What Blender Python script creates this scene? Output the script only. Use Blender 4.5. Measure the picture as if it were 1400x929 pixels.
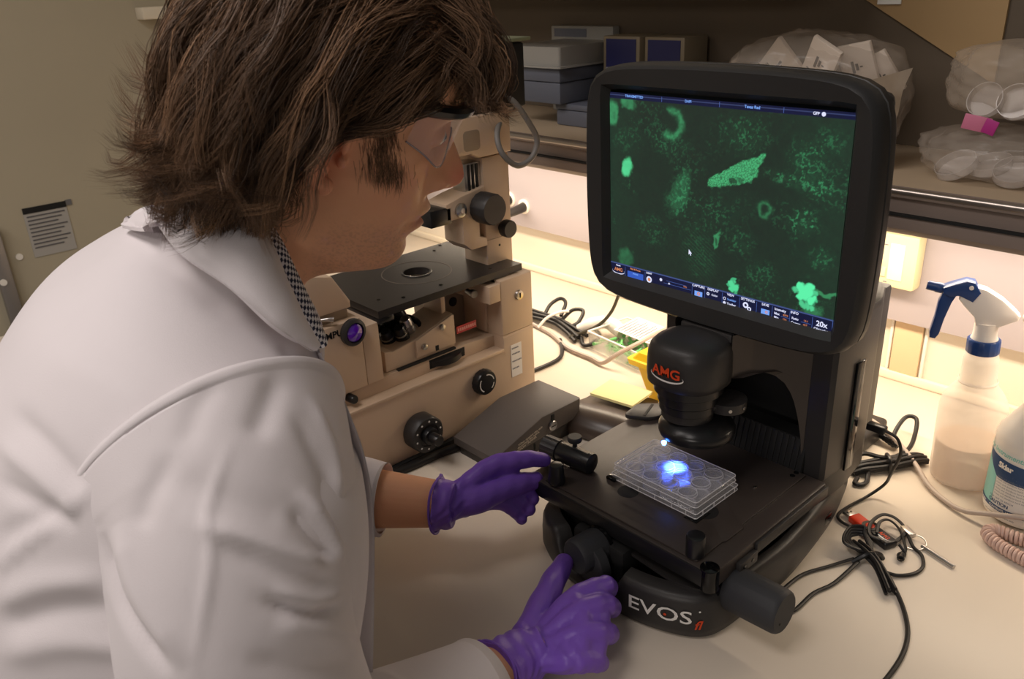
import bpy, bmesh, math, random
import numpy as np
from mathutils import Vector, Matrix, Euler
from mathutils.bvhtree import BVHTree
PI = math.pi
for o in list(bpy.data.objects): bpy.data.objects.remove(o)
S = bpy.context.scene
COL = S.collection
# ------------------------------------------------------------------ camera, light, exposure
cam_d = bpy.data.cameras.new('camera'); cam_o = bpy.data.objects.new('camera', cam_d); COL.objects.link(cam_o)
F_PX = 1145.78
cam_d.sensor_width = 36.0; cam_d.lens = 36.0 * F_PX / 1400.0; cam_d.clip_start = 0.02
_r = (Matrix.Rotation(0.84146, 3, 'Z') @ Matrix.Rotation(PI/2 - 0.41110, 3, 'X') @ Matrix.Rotation(-0.04697, 3, 'Z'))
CAM = Vector((0.5212, -0.7202, 0.6796))
cam_o.matrix_world = Matrix.Translation(CAM) @ _r.to_4x4()
cam_d.dof.use_dof = True; cam_d.dof.focus_distance = 1.0; cam_d.dof.aperture_fstop = 14.0
S.camera = cam_o
world = bpy.data.worlds.new('world'); S.world = world; world.use_nodes = True
bg = world.node_tree.nodes['Background']; bg.inputs[0].default_value = (1.0, 0.92, 0.82, 1); bg.inputs[1].default_value = 0.11
S.view_settings.view_transform = 'Standard'; S.view_settings.look = 'None'
S.view_settings.exposure = 0.16; S.view_settings.gamma = 1.0; S.view_settings.use_curve_mapping = False
def area(name, loc, rot, sx, sy, power, color):
    l = bpy.data.lights.new(name, 'AREA'); l.shape = 'RECTANGLE'; l.size = sx; l.size_y = sy; l.energy = power; l.color = color
    o = bpy.data.objects.new(name, l); COL.objects.link(o); o.location = loc; o.rotation_euler = rot
    return o
area('under_shelf_lamp', (-0.40, 0.46, 0.338), (0, 0, 0), 1.7, 0.05, 7.2, (1.0, 0.83, 0.63))
area('ceiling_or_unseen_lamp', (-0.35, -1.05, 1.85), (0, 0, 0), 1.2, 0.6, 18.0, (1.0, 0.91, 0.86))
area('ceiling_or_unseen_lamp', (1.5, -3.8, 1.85), (0, 0, 0), 1.2, 0.6, 58.0, (1.0, 0.90, 0.82))  # unseen lamp, set far back and strengthened to light the microscope throat
area('ceiling_or_unseen_lamp', (-1.1, -2.3, 1.85), (0, 0, 0), 1.2, 0.6, 16.0, (1.0, 0.92, 0.84))

# ------------------------------------------------------------------ helpers
def srgb(r, g, b):
    f = lambda c: (c/255/12.92) if c/255 <= 0.04045 else ((c/255 + 0.055)/1.055)**2.4
    return (f(r), f(g), f(b), 1)
MATS = {}
def mat(name, col, rough=0.5, metal=0.0, noise=0.0, nscale=30, bump=0.0, bscale=300, spec=0.5, trans=0.0, ior=1.45,
        emit=None, estr=0.0, coat=0.0, alpha=1.0, sheen=0.0, sss=0.0, sssr=None):
    if name in MATS: return MATS[name]
    m = bpy.data.materials.new(name); m.use_nodes = True; MATS[name] = m
    nt = m.node_tree; b = nt.nodes['Principled BSDF']
    c = col if len(col) == 4 else srgb(*col)
    b.inputs['Base Color'].default_value = c
    b.inputs['Roughness'].default_value = rough; b.inputs['Metallic'].default_value = metal
    b.inputs['Specular IOR Level'].default_value = spec; b.inputs['IOR'].default_value = ior
    b.inputs['Transmission Weight'].default_value = trans; b.inputs['Coat Weight'].default_value = coat
    b.inputs['Alpha'].default_value = alpha; b.inputs['Sheen Weight'].default_value = sheen
    if sss: b.inputs['Subsurface Weight'].default_value = sss; b.inputs['Subsurface Scale'].default_value = 0.008; b.inputs['Subsurface Radius'].default_value = sssr or (1, .35, .2)
    if emit: b.inputs['Emission Color'].default_value = emit if len(emit) == 4 else srgb(*emit); b.inputs['Emission Strength'].default_value = estr
    tc = nt.nodes.new('ShaderNodeTexCoord')
    if noise:
        n = nt.nodes.new('ShaderNodeTexNoise'); n.inputs['Scale'].default_value = nscale; n.inputs['Detail'].default_value = 5
        nt.links.new(tc.outputs['Object'], n.inputs['Vector'])
        mx = nt.nodes.new('ShaderNodeMix'); mx.data_type = 'RGBA'
        mx.inputs[6].default_value = tuple(x*(1-noise) for x in c[:3]) + (1,)
        mx.inputs[7].default_value = tuple(min(1, x*(1+noise)) for x in c[:3]) + (1,)
        nt.links.new(n.outputs['Fac'], mx.inputs[0]); nt.links.new(mx.outputs[2], b.inputs['Base Color'])
    if bump:
        n = nt.nodes.new('ShaderNodeTexNoise'); n.inputs['Scale'].default_value = bscale; n.inputs['Detail'].default_value = 3
        nt.links.new(tc.outputs['Object'], n.inputs['Vector'])
        bp = nt.nodes.new('ShaderNodeBump'); bp.inputs['Strength'].default_value = bump; bp.inputs['Distance'].default_value = 0.001
        nt.links.new(n.outputs['Fac'], bp.inputs['Height']); nt.links.new(bp.outputs[0], b.inputs['Normal'])
    return m
def tag(o, label=None, cat=None, group=None, kind=None):
    if label: o['label'] = label
    if cat: o['category'] = cat
    if group: o['group'] = group
    if kind: o['kind'] = kind
    return o
def thing(name, label, cat, loc=(0, 0, 0), rotz=0, group=None):
    o = bpy.data.objects.new(name, None); COL.objects.link(o); o.empty_display_size = 0.02
    o.location = loc; o.rotation_euler = (0, 0, rotz)
    o['_T'] = 1
    return tag(o, label, cat, group)
def wm(o):
    m = Matrix.LocRotScale(o.location, o.rotation_euler, o.scale)
    if o.parent: m = wm(o.parent) @ o.matrix_parent_inverse @ m
    return m
def obj(name, bm, m, parent=None, local=False, smooth=40, label=None):
    """one mesh object; geometry is given in world coordinates unless local"""
    me = bpy.data.meshes.new(name)
    if isinstance(bm, bmesh.types.BMesh):
        bmesh.ops.recalc_face_normals(bm, faces=bm.faces); bm.to_mesh(me); bm.free()
    else:
        me.from_pydata([tuple(v) for v in bm[0]], [], [tuple(f) for f in bm[1]])
    for p in (m if isinstance(m, (list, tuple)) else [m]): me.materials.append(p)
    if smooth:
        me.shade_smooth()
        if smooth < 180: me.set_sharp_from_angle(angle=math.radians(smooth))
    o = bpy.data.objects.new(name, me); COL.objects.link(o)
    if parent:
        o.parent = parent
        if not local: o.matrix_parent_inverse = wm(parent).inverted()
    if label: o['label'] = label
    return o
def rot(ax, a): return Matrix.Rotation(a, 4, ax)
def T(*v): return Matrix.Translation(Vector(v))
def fr(origin, xa, ya):
    """frame matrix with given x and y axes"""
    x = Vector(xa).normalized(); z = x.cross(Vector(ya)).normalized(); y = z.cross(x)
    return Matrix(((x.x, y.x, z.x, origin[0]), (x.y, y.y, z.y, origin[1]), (x.z, y.z, z.z, origin[2]), (0, 0, 0, 1)))
def frz(origin, za, up=(0, 0, 1)):
    z = Vector(za).normalized(); u = Vector(up)
    if abs(z.dot(u)) > 0.98: u = Vector((0, 1, 0))
    x = u.cross(z).normalized(); y = z.cross(x)
    return Matrix(((x.x, y.x, z.x, origin[0]), (x.y, y.y, z.y, origin[1]), (x.z, y.z, z.z, origin[2]), (0, 0, 0, 1)))
def bev(bm, geom_edges, r, seg=2):
    if r > 0: bmesh.ops.bevel(bm, geom=geom_edges, offset=r, segments=seg, profile=0.5, affect='EDGES', clamp_overlap=True)
def add(bm, other, M=None):
    me = bpy.data.meshes.new('t'); other.to_mesh(me); other.free()
    if M is not None: me.transform(M)
    bm.from_mesh(me); bpy.data.meshes.remove(me); return bm
def box(x0, x1, y0, y1, z0, z1, r=0.0, seg=2, M=None, bm=None):
    b = bmesh.new(); bmesh.ops.create_cube(b, size=1)
    for v in b.verts: v.co = Vector(((x0+x1)/2 + v.co.x*(x1-x0), (y0+y1)/2 + v.co.y*(y1-y0), (z0+z1)/2 + v.co.z*(z1-z0)))
    bev(b, list(b.edges), min(r, 0.49*min(x1-x0, y1-y0, z1-z0)), seg)
    if M is not None: b.transform(M)
    return add(bm, b) if bm is not None else b
def prism(pts, z0, z1, r=0.0, seg=2, M=None, bm=None, rv=0.0):
    """polygon in xy extruded along z"""
    b = bmesh.new()
    vs = [b.verts.new((p[0], p[1], z0)) for p in pts]; f = b.faces.new(vs)
    e = bmesh.ops.extrude_face_region(b, geom=[f])['geom']
    for v in e:
        if isinstance(v, bmesh.types.BMVert): v.co.z = z1
    bmesh.ops.recalc_face_normals(b, faces=b.faces)
    if rv > 0:
        ed = [x for x in b.edges if abs(x.verts[0].co.z - x.verts[1].co.z) > 1e-6]; bev(b, ed, rv, 3)
    if r > 0:
        ed = [x for x in b.edges if abs(x.verts[0].co.z - x.verts[1].co.z) < 1e-6]; bev(b, ed, r, seg)
    if M is not None: b.transform(M)
    return add(bm, b) if bm is not None else b
def lathe(prof, seg=32, M=None, bm=None, cap=True, rib=0, ribd=0.0, ribr=(0, 0)):
    """profile (r, z) about z; ribs modulate radius for profile rows ribr"""
    b = bmesh.new(); rows = []
    n = seg
    for k, (r, z) in enumerate(prof):
        row = []
        for i in range(n):
            a = 2*PI*i/n; rr = r
            if rib and ribr[0] <= k <= ribr[1]: rr = r - ribd*(0.5 + 0.5*math.cos(rib*a))
            row.append(b.verts.new((rr*math.cos(a), rr*math.sin(a), z)))
        rows.append(row)
    for k in range(len(rows)-1):
        for i in range(n):
            j = (i+1) % n; b.faces.new((rows[k][i], rows[k][j], rows[k+1][j], rows[k+1][i]))
    if cap:
        b.faces.new(rows[0][::-1]); b.faces.new(rows[-1])
    if M is not None: b.transform(M)
    return add(bm, b) if bm is not None else b
def cyl(r, z0, z1, seg=24, M=None, bm=None, bevel=0.0, **k):
    p = [(r, z0), (r, z1)] if not bevel else [(r-bevel, z0), (r-bevel*.3, z0+bevel*.3), (r, z0+bevel), (r, z1-bevel), (r-bevel*.3, z1-bevel*.3), (r-bevel, z1)]
    return lathe(p, seg, M, bm, **k)
def smooth_path(pts, n=8):
    P = np.array(pts, float)
    if len(P) < 3: return P
    Q = np.vstack([2*P[0]-P[1], P, 2*P[-1]-P[-2]]); out = []
    for i in range(1, len(Q)-2):
        a, b, c, d = Q[i-1], Q[i], Q[i+1], Q[i+2]
        for t in np.linspace(0, 1, n, endpoint=False):
            out.append(0.5*((2*b) + (-a+c)*t + (2*a-5*b+4*c-d)*t*t + (-a+3*b-3*c+d)*t**3))
    out.append(P[-1]); return np.array(out)
def tube(pts, r, seg=8, n=8, bm=None, smooth=True, flat=None, closed=False):
    """round (or flat: r=(a,b)) tube along a path; r may be a list per control point"""
    if closed: pts = list(pts) + [pts[0]]
    P = smooth_path(pts, n) if smooth else np.array(pts, float)
    if isinstance(r, (list, np.ndarray)): R = np.interp(np.linspace(0, 1, len(P)), np.linspace(0, 1, len(r)), r)
    else: R = np.full(len(P), r)
    b = bm if bm is not None else bmesh.new()
    Tn = np.gradient(P, axis=0); Tn /= np.linalg.norm(Tn, axis=1)[:, None] + 1e-12
    up = np.array([0, 0, 1.0])
    if abs(Tn[0] @ up) > 0.9: up = np.array([0, 1.0, 0])
    u = np.cross(up, Tn[0]); u /= np.linalg.norm(u); rows = []
    for i in range(len(P)):
        u = u - Tn[i]*(u @ Tn[i]); u /= np.linalg.norm(u) + 1e-12
        v = np.cross(Tn[i], u); row = []
        for k in range(seg):
            a = 2*PI*k/seg
            fv = flat if flat else 1.0
            row.append(b.verts.new(P[i] + R[i]*(math.cos(a)*u + math.sin(a)*v*fv)))
        rows.append(row)
    for i in range(len(rows)-1):
        for k in range(seg):
            j = (k+1) % seg; b.faces.new((rows[i][k], rows[i][j], rows[i+1][j], rows[i+1][k]))
    b.faces.new(rows[0][::-1]); b.faces.new(rows[-1])
    return b
def text_bm(s, size, M, align='CENTER', extrude=0.0, bold=0.0, sx=1.0, shear=0.0):
    c = bpy.data.curves.new('t', 'FONT'); c.body = s; c.size = size; c.align_x = align; c.align_y = 'CENTER'; c.extrude = extrude
    c.offset = bold; c.resolution_u = 3; c.shear = shear
    o = bpy.data.objects.new('t', c); COL.objects.link(o)
    dg = bpy.context.evaluated_depsgraph_get(); me = bpy.data.meshes.new_from_object(o.evaluated_get(dg))
    bpy.data.objects.remove(o); bpy.data.curves.remove(c)
    b = bmesh.new(); b.from_mesh(me); bpy.data.meshes.remove(me)
    if sx != 1: 
        for v in b.verts: v.co.x *= sx
    b.transform(M); return b
def text(name, s, size, m, M, parent, **k):
    b = text_bm(s, size, M, **k)
    me = bpy.data.meshes.new(name); b.to_mesh(me); b.free(); me.materials.append(m)
    o = bpy.data.objects.new(name, me); COL.objects.link(o)
    if parent: o.parent = parent; o.matrix_parent_inverse = wm(parent).inverted()
    return o
def quad(w, h, M, bm=None):
    b = bm if bm is not None else bmesh.new()
    b.faces.new([b.verts.new(M @ Vector((sx*w/2, sy*h/2, 0))) for sx, sy in ((-1, -1), (1, -1), (1, 1), (-1, 1))]); return b
def copy_tree(o, parent=None):
    c = o.copy(); COL.objects.link(c); c.parent = parent
    for ch in list(o.children): copy_tree(ch, c)
    return c
def struct(name, bm, m, label=None, **k):
    o = obj(name, bm, m, **k); o['kind'] = 'structure'
    if label: o['label'] = label
    return o
rng = np.random.default_rng(7); random.seed(7)

# materials
M_BLACK = mat('black_plastic', (47, 45, 45), 0.42, bump=0.15, bscale=900)
M_BLACKS = mat('black_satin', (28, 28, 30), 0.28)
M_BLACKM = mat('black_matte', (20, 20, 21), 0.7)
M_BEZEL = mat('bezel_plastic', (36, 36, 37), 0.45, bump=0.15, bscale=900)
M_STAGE = mat('stage_anodised', (62, 55, 52), 0.38, bump=0.06, bscale=1500)
M_RUBBER = mat('rubber_grey', (50, 51, 55), 0.6)
M_GLOSSB = mat('black_gloss', (10, 10, 12), 0.12)
M_BEIGE = mat('beige_enamel', (205, 180, 155), 0.42, noise=0.03, nscale=20)
M_STEEL = mat('steel', (190, 188, 185), 0.28, metal=1.0)
M_WHITE = mat('white_print', (235, 233, 230), 0.5)
M_ORANGE = mat('orange_print', (214, 70, 28), 0.5)
M_GREYC = mat('cable_grey', (120, 116, 112), 0.5)
M_CABB = mat('cable_black', (30, 28, 28), 0.45)
M_CABT = mat('cable_taupe', (186, 170, 158), 0.45)
M_CREAMW = mat('white_plastic', (240, 234, 224), 0.4)
M_COUNTER = mat('counter_laminate', (222, 210, 194), 0.38, noise=0.035, nscale=9)
M_WALL = mat('wall_paint', (232, 222, 205), 0.6, noise=0.02, nscale=6)
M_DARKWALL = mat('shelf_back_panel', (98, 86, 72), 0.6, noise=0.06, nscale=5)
M_PANEL = mat('raceway_panel', (182, 174, 180), 0.45, noise=0.02, nscale=12)
M_ALU = mat('aluminium_rail', (170, 160, 152), 0.3, metal=0.85)
M_RAIL = mat('rail_taupe', (128, 114, 106), 0.45)
M_SHELF = mat('shelf_laminate', (186, 166, 140), 0.5, noise=0.04, nscale=14)
M_CAB = mat('cabinet_grey', (178, 168, 146), 0.55, noise=0.03, nscale=4)

# ------------------------------------------------------------------ the setting
YW = 0.652
struct('wall_back', box(-2.3, 1.6, YW, YW+0.05, -0.9, 1.9), M_WALL)
struct('wall_left', box(-2.35, -2.3, -3.0, YW+0.05, -0.9, 1.9), M_CAB)
struct('floor', box(-2.35, 2.2, -3.0, YW+.05, -0.95, -0.9), mat('floor_vinyl', (120, 112, 104), 0.5, noise=.05))
struct('trim_1', box(-1.5, 1.3, YW-0.012, YW, 0.0, 0.016, 0.003), mat('trim_cream', (240, 228, 206), 0.45), label='cream backsplash strip along the foot of the wall')
struct('trim_2', box(-0.02, 0.027, YW-0.008, YW, 0.016, 0.115, 0.001), mat('trim_tan', (226, 198, 160), 0.55), label='tan vertical filler strip below the raceway')
struct('trim_3', box(-0.028, -0.023, YW-0.006, YW, 0.016, 0.115, 0.001), M_CREAMW)
struct('trim_4', box(0.03, 0.035, YW-0.006, YW, 0.016, 0.115, 0.001), M_CREAMW)
rw = struct('trim_5', box(-1.5, 1.3, YW-0.022, YW, 0.114, 0.36, 0.002), M_PANEL, label='lavender grey service raceway panel along the wall')
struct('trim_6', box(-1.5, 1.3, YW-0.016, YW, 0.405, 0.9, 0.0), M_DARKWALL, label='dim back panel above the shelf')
wt = thing('worktop', 'long cream laminate worktop against the back wall', 'worktop', (0, 0.1, 0))
obj('slab', box(-1.5, 1.3, -0.46, YW, -0.04, 0.0, 0.004), M_COUNTER, wt)
cb = thing('base_cabinet', 'grey base cabinet carrying the cream worktop', 'cabinet', (0, 0.2, -0.9))
obj('carcass', box(-1.45, 1.25, 0.05, YW-0.01, -0.82, -0.041), M_CAB, cb)
obj('plinth', box(-1.4, 1.2, 0.1, YW-0.02, -0.899, -0.82), M_BLACKM, cb)
# shelf with a metal front rail
sh = thing('wall_shelf', 'long tan shelf with brushed metal front rail above the worktop', 'shelf', (0, 0.5, 0.35))
obj('shelf_board', box(-1.5, 1.3, 0.358, YW-0.018, 0.375, 0.405, 0.001), M_SHELF, sh)
rail = [(0.352, 0.350), (0.360, 0.350), (0.360, 0.374), (0.357, 0.405), (0.357, 0.409), (0.352, 0.411), (0.347, 0.408), (0.345, 0.403), (0.346, 0.398), (0.351, 0.396), (0.351, 0.377), (0.346, 0.374), (0.345, 0.369), (0.345, 0.358), (0.348, 0.353)]
MX = Matrix(((0, 0, 1, 0), (1, 0, 0, 0), (0, 1, 0, 0), (0, 0, 0, 1)))
obj('rail_body', prism(rail, -1.5, 1.3, M=MX), M_RAIL, sh, smooth=30)
obj('rail_lip', tube([(-1.5, .3495, .4045), (1.3, .3495, .4045)], .0055, smooth=False, seg=14), M_ALU, sh, label='bright rounded metal lip')
obj('rail_groove', box(-1.5, 1.3, .3435, .3505, .3745, .3775), M_BLACKM, sh)
# upper cabinet over the shelf (above the frame): keeps the ceiling light off the shelf
uc = thing('unseen_upper_cabinet', 'unseen wall cabinet shading the left part of the shelf from above', 'cabinet', (-0.4, 0.5, 0.70))
obj('carcass', box(-1.5, -0.10, 0.30, YW-0.023, 0.70, 1.5, 0.003), M_CAB, uc)
# ------------------------------------------------------------------ imaging microscope with monitor
ev = thing('digital_microscope', 'black benchtop imaging microscope with built-in monitor showing green cells', 'microscope', (0, 0.1, 0))
out = [(0, -.142), (.03, -.142), (.07, -.135), (.105, -.121), (.125, -.104), (.133, -.08), (.136, -.04), (.139, .03), (.134, .09), (.126, .15), (.117, .2), (.10, .26), (.08, .30), (.05, .325), (0, .33)]
OUT = smooth_path(out, 6)[:, :2]; OUT = np.vstack([OUT, (OUT*[-1, 1])[::-1][1:-1]])
def hull_top(x, y):
    if y > -0.05: return 0.058
    f = lambda a, b: min(1, max(0, (x-a)/(b-a)))
    d = f(-.078, -.06)*(1-f(.018, .036))
    return 0.058 - 0.035*d
def hull():
    b = bmesh.new(); n = len(OUT)
    lev = [(0.0, .965), (.004, .985), (.015, 1.0), (.6, 1.0), (.85, .995), (.95, .985), (1.0, .965), (1.0, .90)]
    rows = []
    for h, s in lev:
        row = []
        for x, y in OUT:
            zt = hull_top(x, y); z = h if h < .1 and h > 0 and h < .02 else h*zt
            cy = .09
            row.append(b.verts.new((x*s, cy+(y-cy)*s, z)))
        rows.append(row)
    for k in range(len(rows)-1):
        for i in range(n):
            j = (i+1) % n; b.faces.new((rows[k][i], rows[k][j], rows[k+1][j], rows[k+1][i]))
    b.faces.new(rows[0][::-1])
    # deck inside, lower
    dk = [b.verts.new((v.co.x*.985, .09+(v.co.y-.09)*.985, min(v.co.z, .03) if v.co.y < .13 else .058)) for v in rows[-1]]
    for i in range(n):
        j = (i+1) % n; b.faces.new((rows[-1][i], rows[-1][j], dk[j], dk[i]))
    b.faces.new(dk)
    return b
base = obj('base', hull(), M_BLACK, ev, smooth=50)
obj('carriage', box(-.105, .105, -.088, .125, .026, .074, .004), M_BLACKM, ev)
obj('drip_tray', prism([(-.115, -.09), (.08, -.109), (.118, -.1), (.118, .12), (-.115, .12)], .058, .0615, rv=.012), M_BLACK, ev)
# stage: outer frame, inner plate
st = obj('stage_frame', prism([(-.143, -.106), (.118, -.106), (.1305, -.096), (.1305, .132), (-.149, .140), (-.149, -.095)], .0725, .0945, r=.0015, rv=.004), M_STAGE, ev, smooth=35)
obj('stage_plate', prism([(-.1195, -.1005), (.107, -.1005), (.107, -.053), (.1095, -.05), (.1095, -.016), (.105, -.012), (.105, .128), (-.1215, .128)], .0945, .097, r=.0006, rv=.002), M_STAGE, st, smooth=35)
obj('joint_line', box(-.1222, -.1197, -.100, .128, .0945, .0952), M_BLACKM, st)
obj('front_lip', box(-.140, .122, -.1075, -.104, .0725, .0935, .001), M_BLACKS, st)
obj('corner_post', cyl(.0105, .068, .0955, 20, T(.1215, -.0975, 0), bevel=.001), M_GLOSSB, st)
for x, y in ((.094, .115), (.094, .124), (-.105, .12), (.075, .062), (-.06, .105)):
    obj('screw', cyl(.0032 if x != .075 else .0018, .097, .0975 if x != .075 else .0983, 14, T(x, y, 0)), M_GLOSSB if x != .075 else M_STEEL, st)
obj('clamp_block', box(.1305, .137, -.062, -.028, .072, .086, .001), M_BLACK, st)
for y in (-.054, -.038): obj('clamp_screw', cyl(.0025, 0, .0006, 12, frz((.137, y, .079), (1, 0, 0))), M_GLOSSB, st)
obj('right_rail', box(.1305, .1345, -.026, .13, .079, .0925, .001), M_BLACK, st)
obj('left_finger', prism([(-.152, .085), (-.118, .105), (-.108, .135), (-.128, .155), (-.16, .125)], .097, .103, r=.001, rv=.008), M_BLACK, st)
obj('finger_slot', box(-.0018, .0018, -.018, .018, 0, .0006, M=T(-.135, .12, .1031) @ rot('Z', .35)), M_BLACKM, st)
k1 = obj('stage_post', lathe([(.0095, 0), (.011, .002), (.0108, .006), (.0098, .012), (.009, .024), (.0078, .0262), (.006, .027)], 28, T(-.107, -.0955, .097), rib=14, ribd=.0006, ribr=(3, 4)), M_BLACKS, ev)
k2 = obj('stage_post', lathe([(.0105, 0), (.0105, .023), (.0098, .0245), (.0075, .025)], 28, T(.0985, -.092, .097)), M_BLACKS, ev)
# micrometer tube on the left of the stage
mt = obj('slide_control', lathe([(.0125, .0), (.0135, .002), (.0135, .050), (.0105, .052)], 28, frz((-.14, -.055, .111), (.83, .10, -.02))), M_BLACKS, ev)
mM = frz((-.14, -.055, .111), (.83, .10, -.02))
obj('grip', lathe([(.011, -.026), (.0145, -.024), (.0145, -.001), (.0125, .0)], 36, mM, rib=18, ribd=.0007, ribr=(1, 2)), M_BLACK, mt)
obj('thumb_screw', lathe([(.003, 0), (.003, .008), (.0088, .009), (.0095, .011), (.0095, .0145), (.0085, .016)], 28, T(-.121, -.047, .121)), M_BLACK, mt)
obj('bright_scale', box(-.0015, .0015, -.0004, .0004, .006, .046, M=T(0, 0, .0137) @ mM), M_STEEL, mt)
# focus knobs
def knob(y0, y1, r, M, name, parent):
    o = obj(name, lathe([(r*.96, y0), (r, y0+.003), (r, (y0+y1)/2), (r*.985, y1-.006), (r*.93, y1-.002), (r*.86, y1)], 48, M, rib=16, ribd=.0006, ribr=(1, 3)), M_RUBBER, parent)
    return o
kf = knob(0, .038, .0225, frz((-.022, -.112, .056), (-.12, -1, 0.0)), 'fine_focus_knob', ev)
obj('knob_collar', cyl(.0235, -.004, .0, 40, frz((-.022, -.112, .056), (-.12, -1, 0.0))), M_GLOSSB, kf)
obj('coarse_focus_wheel', lathe([(.030, 0), (.034, .002), (.034, .014), (.031, .016)], 44, frz((-.022, -.122, .040), (-.12, -1, 0)), rib=30, ribd=.0007, ribr=(1, 2)), M_RUBBER, ev)
obj('focus_housing', box(-.06, .02, -.118, -.085, .02, .068, .006), M_BLACKM, ev)
obj('base_notch', box(.012, .034, -.156, -.138, .008, .036, .003), M_BLACKS, ev)
kr = knob(.0, .064, .0255, frz((.128, -.0625, .052), (1, .02, .02)), 'side_focus_knob', ev)
obj('knob_collar', cyl(.027, -.004, .0, 40, frz((.128, -.0625, .052), (1, .02, .02))), M_GLOSSB, kr)
obj('knob_dimple', cyl(.0014, .0, .0003, 10, frz((.1925, -.0705, .045), (1, .02, .02))), M_BLACKM, kr)
obj('side_port', box(.124, .129, .145, .165, .018, .032, .001, M=rot('Z', 0.02)), M_GLOSSB, ev)
# column with arch recess
cx0, cx1, cy0, cy1, ch = -.118, .1215, .134, .315, .30
colm = bmesh.new()
prism([(-.122, cy0), (.0, cy0-.002), (.122, cy0), (.1225, .20), (.112, .27), (.085, .315), (-.085, .315), (-.112, .27), (-.1225, .20)], .0575, .092, rv=.01, bm=colm)
PLAN = np.array([(.040, .046), (.050, .078), (.064, .102), (.080, .120), (.0945, .1335)])
def throat(s):
    n = 40; tt = np.linspace(0, 1, n); xs = np.interp(tt, np.linspace(0, 1, 5), PLAN[:, 0]); ys = np.interp(tt, np.linspace(0, 1, 5), PLAN[:, 1])
    zl = np.interp(tt, [0, .17, .38, .52, .64, .72, .8, .88, .955, 1], [.238, .238, .236, .229, .219, .207, .191, .168, .138, .096])
    b = bmesh.new(); rows = []
    for x, y, z in zip(xs, ys, zl):
        zz = [z + (.292-z)*k/8 for k in range(9)]
        rows.append([b.verts.new((s*(x+.010), y+.012, z))] + [b.verts.new((s*x, y, q)) for q in zz])
    for i in range(n-1):
        for j in range(9): b.faces.new((rows[i][j], rows[i+1][j], rows[i+1][j+1], rows[i][j+1]))
    return b
obj('column_foot', colm, M_BLACK, ev)
for s in (-1, 1): obj('throat_panel', throat(s), M_STAGE, ev, smooth=40)
obj('throat_back', box(-.10, .10, .205, .221, .09, .29), M_BLACKM, ev)
rp = obj('ribbed_apron', prism([(cy0+.004, .094), (cy0-.006, .0945), (cy0+.004, .138), (cy0+.03, .138)], -.098, .098, M=MX), M_BLACKM, ev)
rb = bmesh.new()
for i in range(24):
    x = -.092 + i*.008
    box(x, x+.0055, -.001, .0015, 0, .044, .0004, bm=rb, M=fr((0, cy0-.0065, .0945), (1, 0, 0), (0, 0.01, .0435)) @ Matrix(((1, 0, 0, 0), (0, 0, 1, 0), (0, -1, 0, 0), (0, 0, 0, 1))))
o = obj('rib', rb, M_BLACKM, rp); o['kind'] = 'stuff'
for sx in (-1, 1):
    cheek = [(.0945, cy0), (.118, cy0+.001), (.123, cy0+.006), (.1245, .17), (.118, .25), (.098, .30), (.07, .315), (.03, .318), (.03, .30), (.102, .24), (.0955, .20)]
    pts = [(x*sx, y) for x, y in cheek]
    obj('column_cheek', prism(pts if sx > 0 else pts[::-1], .09, ch-.006, r=.003), M_BLACK, ev, smooth=35)
obj('column_back', box(-.1, .1, .222, .318, .09, .295, .006), M_BLACK, ev)
obj('column_roof', prism([(-.118, .136), (.118, .136), (.124, .17), (.118, .25), (.098, .30), (-.098, .30), (-.118, .25), (-.124, .17)], .283, .300, r=.005, rv=.008), M_BLACK, ev)
obj('side_blade', box(.1235, .127, .185, .205, .085, .235, .001), M_GLOSSB, ev)
obj('recess_bolt', cyl(.006, 0, .003, 18, frz((.03, .217, .16), (0, -1, 0))), M_GLOSSB, ev)
# head over the stage
hx, hy = 0, .022
hd = bmesh.new()
def dome(pts_r):
    b = bmesh.new(); seg = 48; rows = []
    for r, z in pts_r:
        row = []
        for i in range(seg):
            a = 2*PI*i/seg; c, s = math.cos(a), math.sin(a)
            # rounded front, straight flanks running back
            e = 2.5; k = (abs(c)**e+abs(s)**e)**(-1/e)
            y = s*r*k
            row.append(b.verts.new((c*r*k*1.03, hy + y, z)))
        rows.append(row)
    for k in range(len(rows)-1):
        for i in range(seg): b.faces.new((rows[k][i], rows[k][(i+1) % seg], rows[k+1][(i+1) % seg], rows[k+1][i]))
    b.faces.new(rows[0][::-1]); b.faces.new(rows[-1]); return b
head_o = obj('condenser_head', dome([(.0425, .2335), (.0445, .235), (.0455, .245), (.0452, .262), (.0445, .272), (.042, .280), (.037, .2855), (.029, .2885), (.018, .290)]), M_BLACK, ev, smooth=60)
obj('lower_ring', lathe([(.039, .221), (.041, .2225), (.041, .2335)], 44, T(hx, hy, 0)), M_BLACKS, head_o)
obj('head_arm', box(-.036, .036, .05, .21, .240, .290, .003), M_BLACK, ev)
obj('arm_rail', box(.030, .0375, .052, .075, .284, .2935, .001), M_GLOSSB, ev)
cd = obj('condenser', lathe([(.030, .196), (.034, .198), (.034, .207), (.036, .209), (.036, .2225)], 44, T(hx, hy, 0)), M_BLACKS, ev)
obj('clamp_ring', lathe([(.0285, .186), (.031, .187), (.031, .196), (.0285, .197)], 44, T(hx, hy, 0)), M_BLACK, cd)
obj('turret_disc', lathe([(.030, .163), (.0445, .165), (.0455, .168), (.0455, .174), (.043, .178), (.03, .187)], 48, T(.010, .028, 0)), M_BLACKS, cd)
obj('filter_wheel', lathe([(.02, .194), (.0235, .195), (.0235, .207), (.02, .208)], 36, T(.034, .052, .002)), M_BLACK, cd)
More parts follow.
